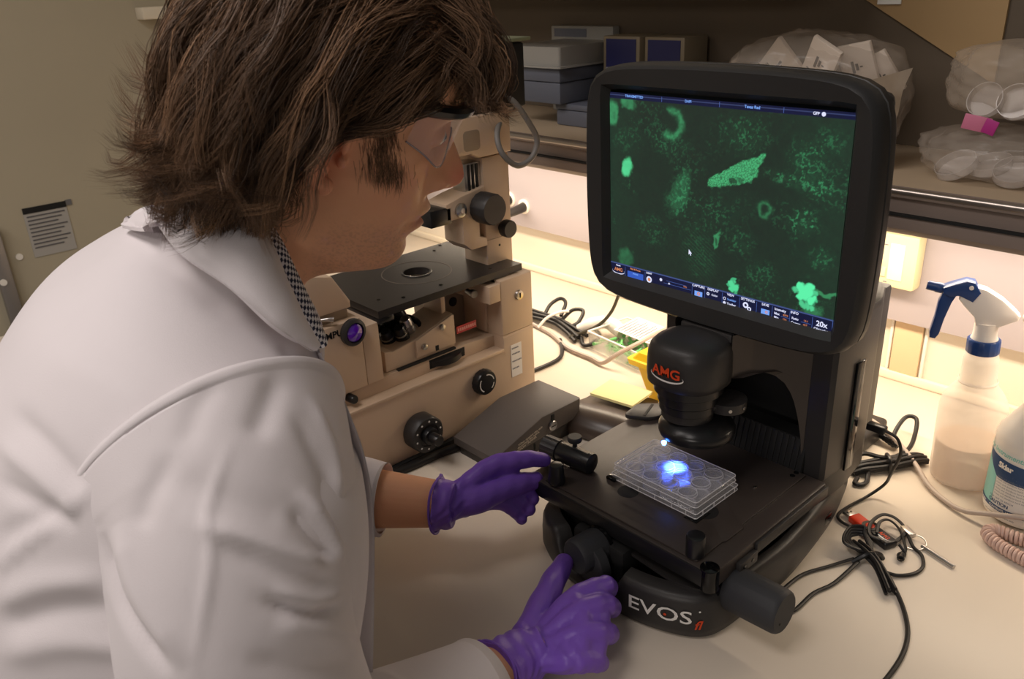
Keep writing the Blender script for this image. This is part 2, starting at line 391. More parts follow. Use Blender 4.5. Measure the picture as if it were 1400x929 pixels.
for a in (-.6, .2, 1.0): obj('screw', cyl(.0022, 0, .001, 10, frz((.034+.0235*math.cos(a-1), .052+.0235*math.sin(a-1), .203), (math.cos(a-1), math.sin(a-1), 0))), M_STEEL, cd)
obj('lens_barrel', lathe([(.014, .1585), (.0165, .160), (.0165, .165)], 28, T(.0, .014, 0)), M_GLOSSB, cd)
M_LED = mat('blue_led', (20, 60, 255), 0.3, emit=(60, 120, 255), estr=30)
obj('led', lathe([(.0005, .1545), (.0022, .1555), (.003, .158), (.003, .1595)], 16, T(-.004, -.0165, .0035)), M_LED, cd)
l = bpy.data.lights.new('led_light', 'SPOT'); l.energy = 2.8; l.color = (.04, .11, 1.0); l.spot_size = math.radians(46); l.spot_blend = .6; l.shadow_soft_size = .003
lo = bpy.data.objects.new('led_light', l); COL.objects.link(lo); lo.location = (-.003, .0, .153); lo.rotation_euler = (math.radians(8), math.radians(0), 0)
# logo on the head: red letters over a white swoosh, wrapped round the shell
def wrap_head(bm, z0, off=.0004):
    for v in bm.verts:
        s, t, e = v.co; a = -1.56 + s/.0455
        c, sn = math.cos(a), math.sin(a); k = (abs(c)**2.5+abs(sn)**2.5)**(-1/2.5); r = .0455 + off + e
        v.co = Vector((c*r*k*1.03, hy+sn*r*k, z0+t))
    return bm
b = text_bm('AMG', .0165, T(0, 0, 0), bold=.0004, sx=1.0); bmesh.ops.triangulate(b, faces=b.faces[:])
obj('logo_letters', wrap_head(b, .2585, .0016), M_ORANGE, head_o, smooth=0)
b = bmesh.new(); N = 40; top = []; bot = []
for i in range(N+1):
    a = PI*.93 + (2.0*PI-PI*.93+.35)*i/N; w = .0022*max(.12, math.sin(PI*min(1, i/N*1.02))**.7)
    x, y = .0215*math.cos(a), .0062*math.sin(a)
    top.append(b.verts.new((x*(1-.03), y+w*.5, 0))); bot.append(b.verts.new((x, y-w*.5, 0)))
for i in range(N): b.faces.new((bot[i], bot[i+1], top[i+1], top[i]))
obj('logo_swoosh', wrap_head(b, .2535, .0009), M_WHITE, head_o, smooth=0)
# base lettering
def wrap_base(bm, s0, z0, off=.0006):
    idx = np.argsort(OUT[:, 0]); front = OUT[(OUT[:, 1] < -.03)]; front = front[np.argsort(np.arctan2(front[:, 1]-.02, front[:, 0]))]
    d = np.r_[0, np.cumsum(np.linalg.norm(np.diff(front, axis=0), axis=1))]
    i0 = np.argmin(abs(front[:, 0])); d = d - d[i0]
    for v in bm.verts:
        s, t, e = v.co
        x = np.interp(s0+s, d, front[:, 0]); y = np.interp(s0+s, d, front[:, 1]); tx = np.interp(s0+s+.002, d, front[:, 0])-x; ty = np.interp(s0+s+.002, d, front[:, 1])-y
        n = np.array([ty, -tx]); n /= np.linalg.norm(n)
        v.co = Vector((x+n[0]*off, y+n[1]*off, z0+t))
    return bm
def subdiv(b, L=.004):
    bmesh.ops.subdivide_edges(b, edges=[e for e in b.edges if e.calc_length() > L], cuts=2); return b
obj('lettering', wrap_base(subdiv(text_bm('EVOS', .0245, T(0, 0, 0), sx=1.28, bold=.0002)), .083, .032, .0009), M_WHITE, base, smooth=0)
obj('lettering', wrap_base(subdiv(text_bm('fl', .0165, T(0, 0, 0), shear=.25, bold=.0003)), .126, .023, .0009), M_ORANGE, base, smooth=0)
obj('registered_dot', wrap_base(lathe([(.0012, 0), (.0012, .0002)], 10), .1275, .0425, .0012), M_WHITE, base, smooth=0)
obj('letter_dot', wrap_base(lathe([(.0017, 0), (.0017, .0002)], 12), .0905, .032, .0012), M_ORANGE, base, smooth=0)
# monitor
MC = Matrix.Translation((-.0037, .0594, .4329)) @ rot('Z', -.0037) @ rot('X', .01825)     # screen centre, x right, z up, -y to viewer
mn = thing_mon = obj('monitor_housing', box(-.17, .17, .022, .05, -.128, .13, .012, 3, M=MC), M_BLACK, ev)
def bezel():
    b = bmesh.new(); N = 96
    def outl(hw, hh, bow, rad):
        pts = []
        for i in range(N):
            a = 2*PI*i/N + PI/4*0; c, s = math.cos(a), math.sin(a)
            e = 9; k = (abs(c)**e+abs(s)**e)**(-1/e); x, z = c*k, s*k
            pts.append((x*(hw+bow*(1-z*z)), z*(hh+bow*(1-x*x))))
        return pts
    def inner(hw, hh):
        pts = []
        for i in range(N):
            a = 2*PI*i/N; c, s = math.cos(a), math.sin(a); e = 60; k = (abs(c)**e+abs(s)**e)**(-1/e); pts.append((c*k*hw, s*k*hh))
        return pts
    L = [(inner(.1525, .1145), .0006), (inner(.1585, .1215), -.010), (outl(.1735, .1365, .006, 0), -.0125), (outl(.1772, .1395, .006, 0), -.009), (outl(.1795, .1412, .006, 0), -.001), (outl(.1800, .1415, .006, 0), .007),
         (outl(.1785, .1400, .006, 0), .008), (outl(.1785, .1400, .006, 0), .0095), (outl(.1800, .1415, .006, 0), .0105), (outl(.1798, .1412, .006, 0), .02), (outl(.176, .138, .006, 0), .030), (outl(.165, .128, .004, 0), .036)]
    rows = [[b.verts.new((x, y, z+.0035)) for x, z in ps] for ps, y in L]
    for k in range(len(rows)-1):
        for i in range(N): b.faces.new((rows[k][i], rows[k][(i+1) % N], rows[k+1][(i+1) % N], rows[k+1][i]))
    b.faces.new(rows[-1]); b.transform(MC); return b
bz = obj('bezel', bezel(), M_BEZEL, ev, smooth=35)
obj('mount', box(-.05, .05, .04, .12, -.15, -.10, .004, M=MC), M_BLACKM, ev)
obj('mount_plate', box(.015, .035, .012, .03, -.1485, -.1475, M=MC), M_STEEL, ev)
# screen: a flat panel whose picture is painted cell by cell on a fine grid
GW, GH = 340, 255; W2, H2 = 152.1, 114.1
gx, gy = np.meshgrid(np.linspace(-W2, W2, GW), np.linspace(H2, -H2, GH))
def vnoise(x, y, seed):
    r = np.random.default_rng(seed); tab = r.random((64, 64)); xi = np.floor(x).astype(int); yi = np.floor(y).astype(int)
    fx = x-xi; fy = y-yi; fx = fx*fx*(3-2*fx); fy = fy*fy*(3-2*fy); g = lambda a, b: tab[a % 64, b % 64]
    return (g(xi, yi)*(1-fx)+g(xi+1, yi)*fx)*(1-fy) + (g(xi, yi+1)*(1-fx)+g(xi+1, yi+1)*fx)*fy
def fbm(x, y, s, seed, o=4):
    v = 0; a = .5; t = 0
    for k in range(o): v = v + a*vnoise(x/s*2**k, y/s*2**k, seed+k); t += a; a *= .55
    return v/t
def vor(x, y, s, seed):
    r = np.random.default_rng(seed); px = r.random((64, 64)); py = r.random((64, 64)); X = x/s; Y = y/s; d1 = np.full(x.shape, 9.); d2 = d1.copy()
    xi = np.floor(X).astype(int); yi = np.floor(Y).astype(int)
    for i in (-1, 0, 1):
        for j in (-1, 0, 1):
            d = np.hypot(xi+i+px[(xi+i) % 64, (yi+j) % 64]-X, yi+j+py[(xi+i) % 64, (yi+j) % 64]-Y)
            d2 = np.where(d < d1, d1, np.minimum(d2, d)); d1 = np.minimum(d1, d)
    return d1, d2
ss = lambda v, a, b: np.clip((v-a)/(b-a), 0, 1)**2*(3-2*np.clip((v-a)/(b-a), 0, 1))
wx = gx + 8*(fbm(gx, gy, 14, 91)-.5) + 4.5*(fbm(gx, gy, 5, 131)-.5); wy = gy + 8*(fbm(gx, gy, 14, 95)-.5) + 4.5*(fbm(gx, gy, 5, 135)-.5)
def blob(cx, cy, rx, ry, ang=0, soft=.35):
    c, s = math.cos(ang), math.sin(ang); u = ((wx-cx)*c+(wy-cy)*s)/rx; v = (-(wx-cx)*s+(wy-cy)*c)/ry
    return 1-ss(np.hypot(u, v), 1-soft, 1+soft*.4)
def ring(cx, cy, r, w, a0=None, a1=None):
    d = np.hypot(wx-cx, wy-cy); m = np.exp(-((d-r)/w)**2)
    if a0 is not None:
        a = (np.degrees(np.arctan2(wy-cy, wx-cx)) - a0) % 360; m = m*(ss(a, 0, 25)*(1-ss(a, (a1-a0) % 360-25, (a1-a0) % 360)))
    return m
N1 = fbm(gx, gy, 5, 1); N2 = fbm(gx, gy, 2.2, 11); big_n = fbm(gx, gy, 40, 21)
lace = ss(1-abs(2*fbm(wx, wy, 7, 31)-1), .80, .97)*ss(N2, .42, .62)
lum = .011 + .009*N1 + .007*N2
lum = lum + .05*lace*ss(big_n, .5, .7)
for cx, cy, rx, ry, a, k in ((33, 82, 30, 22, 0, .5), (106, 66, 22, 22, 0, .5), (64, -68, 20, 20, 0, .35), (-47, 7, 18, 34, -.35, .38), (-19, -59, 24, 30, .4, .16), (116, 40, 26, 14, -.3, .5), (109, 0, 20, 18, 0, .45), (37, -36, 18, 16, 0, .4), (132, -35, 14, 14, 0, .42), (-87, -45, 26, 22, 0, .25), (82, 42, 24, 8, -.2, .6), (-62, 62, 30, 14, 0, .3), (0, -12, 60, 26, .4, .2), (129, 86, 16, 14, 0, .25), (-125, 60, 24, 16, 0, .22)):
    lum = lum + k*blob(cx, cy, rx, ry, a, .8)*(.18*N2 + .75*lace)*.34
ang = np.sin((gx*.55+gy*.84)*1.7 + 4*N1); lum = lum + .05*blob(-19, -59, 26, 30, .4, .8)*ss(ang, .5, 1)
lum = lum + .07*blob(-47, 8, 13, 30, -.35, .5)*(.5+N2)
lum = lum + .22*ring(-62, 86, 13.5, 3.6, -140, 120)*(.35+1.1*N2) + .10*ring(62.6, 6.5, 7.5, 2.4)*(.5+N2)*1.3
lum = lum + .12*ring(109, 0, 11, 2.2)*lace + .16*blob(-124, 104, 12, 9)*(.4+N1) + .17*blob(-147, 90, 9, 16)*(.4+N1) + .09*blob(-128, -87, 14, 13)*(.4+N1)
lum = lum + .10*blob(129, -94, 12, 8, -.2)*(.5+N1)
d1, d2 = vor(gx, gy, 3.0, 5); cellw = .16 + .30*ss(d2-d1, .02, .3)
def poly_mask(P, s=1.6):
    P = np.array(P); m = np.zeros(gx.shape, bool); j = len(P)-1; dist = np.full(gx.shape, 1e9)
    for i in range(len(P)):
        xi, yi = P[i]; xj, yj = P[j]
        m ^= ((yi > wy) != (yj > wy)) & (wx < (xj-xi)*(wy-yi)/(yj-yi+1e-9)+xi)
        t = np.clip(((wx-xi)*(xj-xi)+(wy-yi)*(yj-yi))/((xj-xi)**2+(yj-yi)**2+1e-9), 0, 1); dist = np.minimum(dist, np.hypot(wx-xi-t*(xj-xi), wy-yi-t*(yj-yi))); j = i
    return ss(np.where(m, dist, -dist), -s*.4, s)
pm = poly_mask([(-9.4, 21.9), (-6.4, 31.6), (15, 45), (31, 54), (50, 62), (62, 67), (60, 61), (53, 50), (54, 40), (45, 32), (20, 25), (-3, 20)])
pm = pm*(1-.85*blob(23, 31, 4, 4.5))*(1-.6*blob(31, 32, 4, 4))
lum = lum*(1-pm) + pm*cellw
pe = poly_mask([(126, -68), (130, -73), (140, -76), (152, -71), (152, -67), (140, -69)], 1.2); lum = lum*(1-pe) + pe*.18
sp = poly_mask([(8.5, -26), (10.5, -34), (7.5, -44), (3.5, -51), (0, -42), (2, -33)], 1.5); lum = lum + sp*.24*(1-blob(5, -39, 2, 5)*.7)
lum = lum + .35*blob(-126, 27, 9.5, 13, 0, .3)*(.75+.5*N1)
bright = blob(-126.5, 27, 8.5, 12, 0, .3)*.45
for cx, cy, r in ((118, -76, 9), (112, -70, 5), (122, -68, 5), (113, -82, 5), (127, -82, 5), (122, -88, 4.5), (108, -75, 4), (128, -74, 4), (116, -89, 4), (128, -90, 3.5), (29, -85, 5), (27, -92, 4), (32, -90, 5), (30, -80, 3.5), (33, -96, 3), (24, -87, 3)):
    bb = blob(cx, cy, r, r, 0, .35); bright = np.maximum(bright, bb*(.62 if (cx > 100 and r < 5) or (cx < 100 and r < 4) else 1.0)*(.75 if cx < 100 else 1))
grade = 1 + .45*ss(gx, 60, 150) + .4*ss(-gx, 90, 150)
lum = lum*grade
R_ = .012 + .10*lum + .0*lum; G_ = .010 + .80*lum; B_ = .012 + .30*lum
R_ = R_*(1-bright) + bright*.10; G_ = G_*(1-bright) + bright*.80; B_ = B_*(1-bright) + bright*.36
bars = (gy > 107.3) | (gy < -97.6)
R_ = np.where(bars, .006, R_); G_ = np.where(bars, .008, G_); B_ = np.where(bars, .030+.012*N1, B_)
top_hi = (abs(gy-111.3) < .6) | ((gy < -97.0) & (gy > -98.0)); B_ = np.where(top_hi, .14, B_); G_ = np.where(top_hi, .055, G_); R_ = np.where(top_hi, .04, R_)
me = bpy.data.meshes.new('screen'); V = np.stack([gx.ravel()/1000, np.zeros(gx.size), gy.ravel()/1000], 1)
ii = np.arange(GW*GH).reshape(GH, GW); Q = np.stack([ii[1:, :-1], ii[1:, 1:], ii[:-1, 1:], ii[:-1, :-1]], -1).reshape(-1, 4)
me.from_pydata(V.tolist(), [], Q.tolist())
ca = me.color_attributes.new('picture', 'FLOAT_COLOR', 'POINT'); ca.data.foreach_set('color', np.stack([R_, G_, B_, np.ones_like(R_)], -1).ravel().astype(np.float32))
me.transform(MC @ T(0, .0004, 0))
M_SCR = bpy.data.materials.new('screen_picture'); M_SCR.use_nodes = True; nt = M_SCR.node_tree; pb = nt.nodes['Principled BSDF']
at_ = nt.nodes.new('ShaderNodeAttribute'); at_.attribute_name = 'picture'
pb.inputs['Base Color'].default_value = (.004, .004, .004, 1); pb.inputs['Roughness'].default_value = .35; pb.inputs['Specular IOR Level'].default_value = .25
nt.links.new(at_.outputs['Color'], pb.inputs['Emission Color']); pb.inputs['Emission Strength'].default_value = 1.0
me.materials.append(M_SCR)
scr = bpy.data.objects.new('screen', me); COL.objects.link(scr); scr.parent = ev; scr.matrix_parent_inverse = wm(ev).inverted()
scr['label'] = 'lit screen showing green fluorescent cells'
M_UIW = mat('screen_text_white', (0, 0, 0), emit=(225, 228, 255), estr=.9)
M_UIB = mat('screen_text_blue', (0, 0, 0), emit=(120, 165, 245), estr=.9)
M_UIO = mat('screen_text_orange', (0, 0, 0), emit=(225, 140, 90), estr=.9)
M_UIL = mat('screen_line_blue', (0, 0, 0), emit=(72, 96, 160), estr=.9)
M_UIBTN = mat('screen_button_blue', (0, 0, 0), emit=(54, 92, 190), estr=.9)
FS = MC @ rot('X', PI/2)           # x right, y up, z towards the viewer
def SM(x, y, z=.0003): return FS @ T(x/1000, y/1000, z)
def uitext(items, m, name):
    for s, x, y, h, bo in items: obj(name, text_bm(s, h/1000*1.35, SM(x, y), bold=bo), m, scr, smooth=0)
uitext([('20x', 140, -104.9, 6.2, .00022), ('Objective', 140, -111.2, 3.2, .0001), ('Guest', -139.5, -99.9, 2.2, .0001), ('LIGHT', -89.7, -99.6, 2.4, .0001), ('CAPTURE', -16.2, -99.3, 3.0, .0001), ('DISPLAY', 4.2, -99.3, 3.0, .0001), ('Color', 6.5, -105.2, 2.6, .00008), ('VIEW', 28, -99.5, 2.9, .0001), ('SETTINGS', 50.5, -99.7, 3.0, .0001), ('SAVE', 72.8, -99.9, 3.0, .0001), ('Toolbar', 29.6, -110.7, 2.7, .0001), ('Intensity', 91.3, -101.3, 3.0, .0001), ('INFO', 108.3, -100.1, 3.0, .0001), ('Max', 87.5, -106.4, 2.8, .0001), ('Min', 87.1, -111, 2.8, .0001), ('Ratio', 109.4, -106.5, 2.8, .0001), ('Cursor', 110.4, -111.5, 2.8, .0001), ('GFP', 112.5, 110.4, 3.0, .0001)], M_UIW, 'screen_caption')
uitext([('TRANSMITTED', -114.7, 111.0, 3.0, .0001), ('DAPI', -38.7, 111.0, 3.0, .0001), ('Texas Red', 41.5, 111.0, 3.2, .0001), ('Scalebar', 29.7, -105.3, 2.6, .00006), ('Actual', -111.5, -105.6, 2.5, .0001)], M_UIB, 'screen_caption')
uitext([('Find & Focus', -111.6, -99.9, 2.3, .0001), ('50%', -35.2, -104.6, 2.2, 0), ('4095', 97.9, -105.9, 2.4, 0), ('255', 97.3, -110.8, 2.4, 0), ('14.1', 122.1, -105.8, 2.4, 0), ('407', 121.6, -110.8, 2.4, 0), ('AMG', -139.2, -105.6, 4.6, .0001)], M_UIO, 'screen_caption')
for x in (-74.6, 1.8, 77.5): obj('screen_rule', quad(.0006, .0055, SM(x, 110.8)), M_UIL, scr, smooth=0)
for x in (-128, -96, -25, -7, 17, 40, 62, 81.5, 103, 129.4): obj('screen_rule', quad(.0005, .014, SM(x, -106)), M_UIL, scr, smooth=0)
for x0, x1, y in ((-152, 152, -97.4), (92.5, 103, -108.0), (92.5, 103, -112.6), (116.5, 128, -108.0), (116.5, 128, -112.6), (-66.9, -26.7, -106.7), (-152, 152, -114), (-63, -33, -103)): obj('screen_rule', quad((x1-x0)/1000, .0005, SM((x0+x1)/2, y)), M_UIL, scr, smooth=0)
obj('screen_rule', quad(.0006, .0165, SM(151.9, -105.7)), M_UIL, scr, smooth=0)
obj('screen_button', quad(.0255, .0095, SM(-111.6, -108.3, .0002)), M_UIBTN, scr, smooth=0)
def disc(x, y, r0, r1, m, n=18, z=.0003):
    b = bmesh.new(); M = SM(x, y, z); a = [b.verts.new(M @ Vector((r1*math.cos(2*PI*i/n), r1*math.sin(2*PI*i/n), 0))) for i in range(n)]
    if r0 <= 0: b.faces.new(a)
    else:
        c = [b.verts.new(M @ Vector((r0*math.cos(2*PI*i/n), r0*math.sin(2*PI*i/n), 0))) for i in range(n)]
        for i in range(n): b.faces.new((a[i], a[(i+1) % n], c[(i+1) % n], c[i]))
    obj('screen_icon', b, m, scr, smooth=0)
for x, y, r0, r1 in ((-89.6, -107.6, .0022, .0042), (120.3, 110.3, 0, .0022), (-2.5, -105.1, .0008, .002), (20.1, -105.2, .0012, .0019), (20.2, -110.6, 0, .0019), (48.1, -106.4, .0016, .0036), (52.9, -110, .0012, .0026), (-71.4, -103.6, 0, .002)): disc(x, y, r0, r1, M_UIW)
def tri_icon(P, z):
    b = bmesh.new(); b.faces.new([b.verts.new(SM(x, y, z) @ Vector((0, 0, 0))) for x, y in P]); obj('screen_icon', b, M_UIW, scr, smooth=0)
tri_icon(((-58.9, -104.3), (-60.8, -107), (-57, -107)), .0003)
tri_icon(((-31.5, -56.6), (-31.6, -63), (-30.0, -61.6), (-28.9, -64), (-27.8, -63.4), (-28.8, -61.2), (-26.9, -61.0)), .0004)
b = bmesh.new(); pr = None
for i in range(25):
    a = PI*.9+(PI*1.25)*i/24; w = .0009*math.sin(PI*i/24)+.0001; p = [b.verts.new(SM(-139.3, -107.6) @ Vector((.0100*math.cos(a), .0034*math.sin(a)+s*w*.6, 0))) for s in (-1, 1)]
    if pr: b.faces.new((pr[0], pr[1], p[1], p[0]))
    pr = p
obj('screen_icon', b, M_UIW, scr, smooth=0)
for w, h, x, y in ((.011, .0062, -15.9, -108.6), (.0105, .0058, 73.2, -108)): obj('screen_icon', quad(w, h, SM(x, y)), M_UIB, scr, smooth=0)
for x, y, r0, r1 in ((-15.4, -108.5, .0010, .0022), (74.8, -108, .0008, .0016), (-89.6, -107.6, 0, .002)): disc(x, y, r0, r1, M_UIO, z=.0005)
# ------------------------------------------------------------------ well plate on the stage
M_CLEAR = mat('clear_polystyrene', (250, 250, 255), 0.06, alpha=.13, spec=.8, coat=.5)
M_CLEARR = mat('clear_polystyrene_edge', (250, 248, 252), 0.12, alpha=.62, spec=.9, coat=.5)
wp = thing('well_plate', 'clear twelve-well culture plate with lid on the black microscope stage', 'plate', (0, 0, .0975))
def rrect(hw, hd, r, n=5, cut=0):
    pts = []
    for cx, cy, a0 in ((hw-r, hd-r, 0), (-hw+r, hd-r, PI/2), (-hw+r, -hd+r, PI), (hw-r, -hd+r, 3*PI/2)):
        for i in range(n+1): a = a0 + PI/2*i/n; pts.append((cx+r*math.cos(a), cy+r*math.sin(a)))
    return pts
def shell(levels, closed=True):
    b = bmesh.new(); rows = [[b.verts.new((x, y, z)) for x, y in rrect(hw, hd, r)] for hw, hd, r, z in levels]; n = len(rows[0])
    for k in range(len(rows)-1):
        for i in range(n): b.faces.new((rows[k][i], rows[k][(i+1) % n], rows[k+1][(i+1) % n], rows[k+1][i]))
    return b, rows
z0 = .0985
b, rows = shell([(.0639, .0428, .003, z0), (.0639, .0428, .003, z0+.0065), (.0605, .0395, .003, z0+.0065), (.0600, .0390, .003, z0+.0155), (.0588, .0378, .003, z0+.0155), (.0594, .0384, .003, z0+.0078), (.0627, .0416, .002, z0+.0078-.0026), (.0627, .0416, .002, z0)])
n = len(rows[0])
for i in range(n): b.faces.new((rows[-1][i], rows[-1][(i+1) % n], rows[0][(i+1) % n], rows[0][i]))
obj('plate_skirt', b, M_CLEAR, wp, smooth=30)
for i in range(4):
    for j in range(3):
        x, y = (i-1.5)*.026, (j-1)*.026
        w = lathe([(.0003, z0+.0012), (.0112, z0+.0012), (.0116, z0+.002), (.0122, z0+.0168), (.0113, z0+.0168), (.0106, z0+.003), (.0003, z0+.0026)], 28, T(x, y, 0), cap=False)
        wo = obj('well', w, M_CLEAR, wp, smooth=40)
        obj('well_rim', lathe([(.0113, z0+.0164), (.0113, z0+.0170), (.0122, z0+.0170), (.0122, z0+.0164)], 28, T(x, y, 0), cap=False), M_CLEARR, wo)
        obj('well_base', lathe([(.0095, z0+.0024), (.0108, z0+.0034), (.0111, z0+.0040), (.0108, z0+.0030)], 28, T(x, y, 0), cap=False), M_CLEARR, wo)
b, rows = shell([(.0622, .0412, .0045, z0+.0132), (.0622, .0412, .0045, z0+.0192), (.0614, .0404, .0045, z0+.0202), (.0585, .0375, .0045, z0+.0202), (.0585, .0375, .0045, z0+.0194), (.0610, .0400, .004, z0+.0188), (.0610, .0400, .004, z0+.0132)])
n = len(rows[0])
for i in range(n): b.faces.new((rows[-1][i], rows[-1][(i+1) % n], rows[0][(i+1) % n], rows[0][i]))
prism(rrect(.0585, .0375, .0045), z0+.0186, z0+.0194, bm=b)
lid_o = obj('lid', b, M_CLEAR, wp, smooth=30)
for i in range(4):
    for j in range(3):
        x, y = (i-1.5)*.026, (j-1)*.026
        obj('lid_ring', lathe([(.0112, z0+.0194), (.0112, z0+.0200), (.0105, z0+.0200), (.0105, z0+.0194)], 28, T(x, y, 0), cap=False), M_CLEARR, lid_o)
for hw_, hd_, zz in ((.0618, .0408, .0201), (.0622, .0412, .0134)): obj('lid_edge', tube([(x, y, z0+zz) for x, y in rrect(hw_, hd_, .0045)], .0006, 6, smooth=False, closed=True), M_CLEARR, lid_o)
for hw_, hd_, zz in ((.0639, .0428, .0064), (.0639, .0428, .0004)): obj('skirt_edge', tube([(x, y, z0+zz) for x, y in rrect(hw_, hd_, .003)], .0006, 6, smooth=False, closed=True), M_CLEARR, wp)
fl = bmesh.new()
for x in (-.045, -.02, .005, .03, .05): box(x-.0004, x+.0004, -.0436, -.0428, z0, z0+.0065, bm=fl)
for y in (-.03, -.008, .014, .034): box(.0639, .0647, y-.0004, y+.0004, z0, z0+.0065, bm=fl)
obj('skirt_rib', fl, M_CLEARR, wp)['kind'] = 'stuff'
hold = obj('plate_clip', prism([(-.068, -.047), (-.055, -.047), (-.055, -.036), (-.068, -.036)], .097, .101, r=.0005), M_GLOSSB, ev)
obj('plate_clip', prism([(.05, -.047), (.068, -.047), (.068, -.02), (.06, -.02)], .097, .0983, r=.0004), M_GLOSSB, ev)
obj('stage_opening', cyl(.013, .0968, .0973, 28, T(-.03, -.05, 0)), M_BLACKM, ev)
obj('stage_opening', cyl(.016, .0968, .0973, 28, T(.06, -.02, 0)), M_BLACKM, ev)
# ------------------------------------------------------------------ beige inverted microscope on the left
sc = thing('inverted_microscope', 'beige inverted laboratory microscope with black stage and big focus knobs', 'microscope', (-0.48, 0, 0))
def yzprism(pts, x0, x1, r=0.002, bm=None, rv=0.0): return prism(pts, x0, x1, r=r, M=MX, bm=bm, rv=rv)
bd = yzprism([(-.265, .010), (.161, .010), (.161, .1445), (.093, .1445), (.093, .124), (-.265, .124)], -.56, -.41, .0025)
obj('body', bd, M_BEIGE, sc, smooth=30)
obj('foot_plate', box(-.55, -.404, -.26, .155, .0, .010, .001), M_BLACKM, sc)
obj('edge_bead', yzprism([(-.265, .1205), (.0925, .1205), (.0925, .1255), (-.265, .1255)], -.412, -.4075, .0012), M_BEIGE, sc)
obj('inner_wall', yzprism([(-.265, .124), (.093, .124), (.093, .143), (.035, .1465), (-.265, .1465)], -.56, -.432, .0012), M_BEIGE, sc)
obj('wheel_slot', yzprism([(-.04, .1285), (.03, .1285), (.03, .1435), (-.04, .1435)], -.434, -.4315, .0005), M_BLACKM, sc)
obj('aperture_wheel', lathe([(.036, .1305), (.0385, .1315), (.0385, .1405), (.036, .1415)], 48, T(-.4555, -.006, 0), rib=50, ribd=.0006, ribr=(1, 2)), M_BLACKS, sc)
up = obj('rear_pillar', yzprism([(.093, .147), (.161, .147), (.161, .240), (.093, .240)], -.56, -.41, .0025), M_BEIGE, sc, smooth=30)
obj('pillar_step', yzprism([(.0935, .124), (.161, .124), (.161, .1465), (.0935, .1465)], -.559, -.411, .0005), M_BEIGE, sc)
obj('lock', lathe([(.0, .0035), (.005, .0035), (.0075, .003), (.0085, .0)][::-1], 24, frz((-.41, .131, .2075), (1, 0, 0))), M_STEEL, up)
obj('lock_slot', box(-.4063, -.4058, .1298, .1322, .2035, .2115), M_BLACKM, up)
stk = obj('label_sticker', box(-.4099, -.4092, .108, .1315, .068, .1255), mat('sticker_white', (238, 234, 230), .5), sc)
for k, (s, z, h) in enumerate(((0, .119, .006), (1, .109, .006), (2, .096, .005), (3, .083, .005))):
    b = bmesh.new()
    # small illegible print lines
    for q in range(5 + k % 3): box(-.40915, -.4090, .110+q*.0030, .1122+q*.0030, z-.0012, z+.0012, bm=b)
    obj('print_line', b, mat('print_grey', (120, 122, 132), .6), stk, smooth=0)
fb = obj('front_block', yzprism([(-.265, .1465), (-.1555, .1465), (-.1555, .252), (-.265, .252)], -.56, -.425, .0015), M_BEIGE, sc, smooth=30)
obj('front_filler', yzprism([(-.1545, .1465), (-.127, .1465), (-.127, .236), (-.1545, .236)], -.56, -.426, .0012), M_BEIGE, sc, smooth=30)
obj('screw_hole', cyl(.003, 0, .0008, 12, frz((-.425, -.212, .164), (1, 0, 0))), M_BLACKM, fb)
obj('small_pull', lathe([(.004, 0), (.0065, .001), (.0065, .014), (.0055, .0155)], 18, frz((-.432, -.186, .137), (1, .1, 0))), M_BLACKS, sc)
obj('purple_filter_ring', lathe([(.0175, 0), (.0195, .002), (.0195, .008), (.017, .0105), (.0145, .011), (.0135, .007)], 36, frz((-.425, -.172, .2365), (1, .05, 0))), M_BLACK, sc)
obj('purple_filter', lathe([(.0138, .006), (.0125, .0095), (.008, .0115), (.0005, .0125)], 30, frz((-.425, -.172, .2365), (1, .05, 0)), cap=False), mat('purple_glass', (92, 24, 190), .08, spec=.8, coat=.6), sc)
text('lettering', 'OLYMPUS', .0135, M_BLACKM, fr((-.4246, -.2085, .2395), (0, 1, 0), (0, 0, 1)), fb, bold=.0004, extrude=.0001)
text('lettering', 'OUT', .007, M_BLACKM, fr((-.4315, -.207, .135), (0, 1, 0), (0, 0, 1)), sc)
# binocular tube head
obj('tube_head', yzprism([(-.265, .268), (-.163, .268), (-.163, .278), (-.186, .318), (-.25, .335), (-.265, .337)], -.56, -.432, .002), M_BEIGE, sc, smooth=25)
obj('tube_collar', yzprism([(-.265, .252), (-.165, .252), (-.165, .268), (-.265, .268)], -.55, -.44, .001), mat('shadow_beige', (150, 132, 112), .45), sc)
obj('clamp_lever', tube([(-.438, -.22, .262), (-.428, -.205, .2635), (-.424, -.197, .262)], [.002, .003, .0045], 10), M_STEEL, sc)
# nosepiece and its bracket
br = obj('bracket', yzprism([(-.114, .1475), (-.098, .1475), (.0165, .1475), (.0165, .2025), (.011, .2025), (-.058, .1815), (-.0985, .176), (-.114, .180)], -.50, -.4385, .001), M_BEIGE, sc, smooth=20)
obj('bracket_plate', yzprism([(-.059, .1535), (.0158, .1535), (.0158, .202), (.012, .202), (-.059, .181)], -.4385, -.4345, .0005), M_BEIGE, br)
for y, z in ((-.010, .1895), (-.046, .1685)): obj('bracket_screw', cyl(.0048, 0, .005, 18, frz((-.4345, y, z), (1, 0, 0)), bevel=.0006), M_STEEL, br)
obj('bracket_slot', box(-.4348, -.434, -.024, -.018, .1535, .162), M_BLACKM, br)
obj('slide_rail', box(-.436, -.430, -.098, .012, .1462, .149), M_BLACKM, sc)
NP = frz((-.485, -.058, .174), (.20, -.38, .9))
nz = obj('nosepiece', lathe([(.030, -.004), (.040, -.003), (.0425, 0), (.0425, .007), (.040, .009), (.036, .009), (.034, .006), (.0005, .006)], 56, NP, rib=60, ribd=.0006, ribr=(2, 3), cap=False), M_BLACKS, sc)
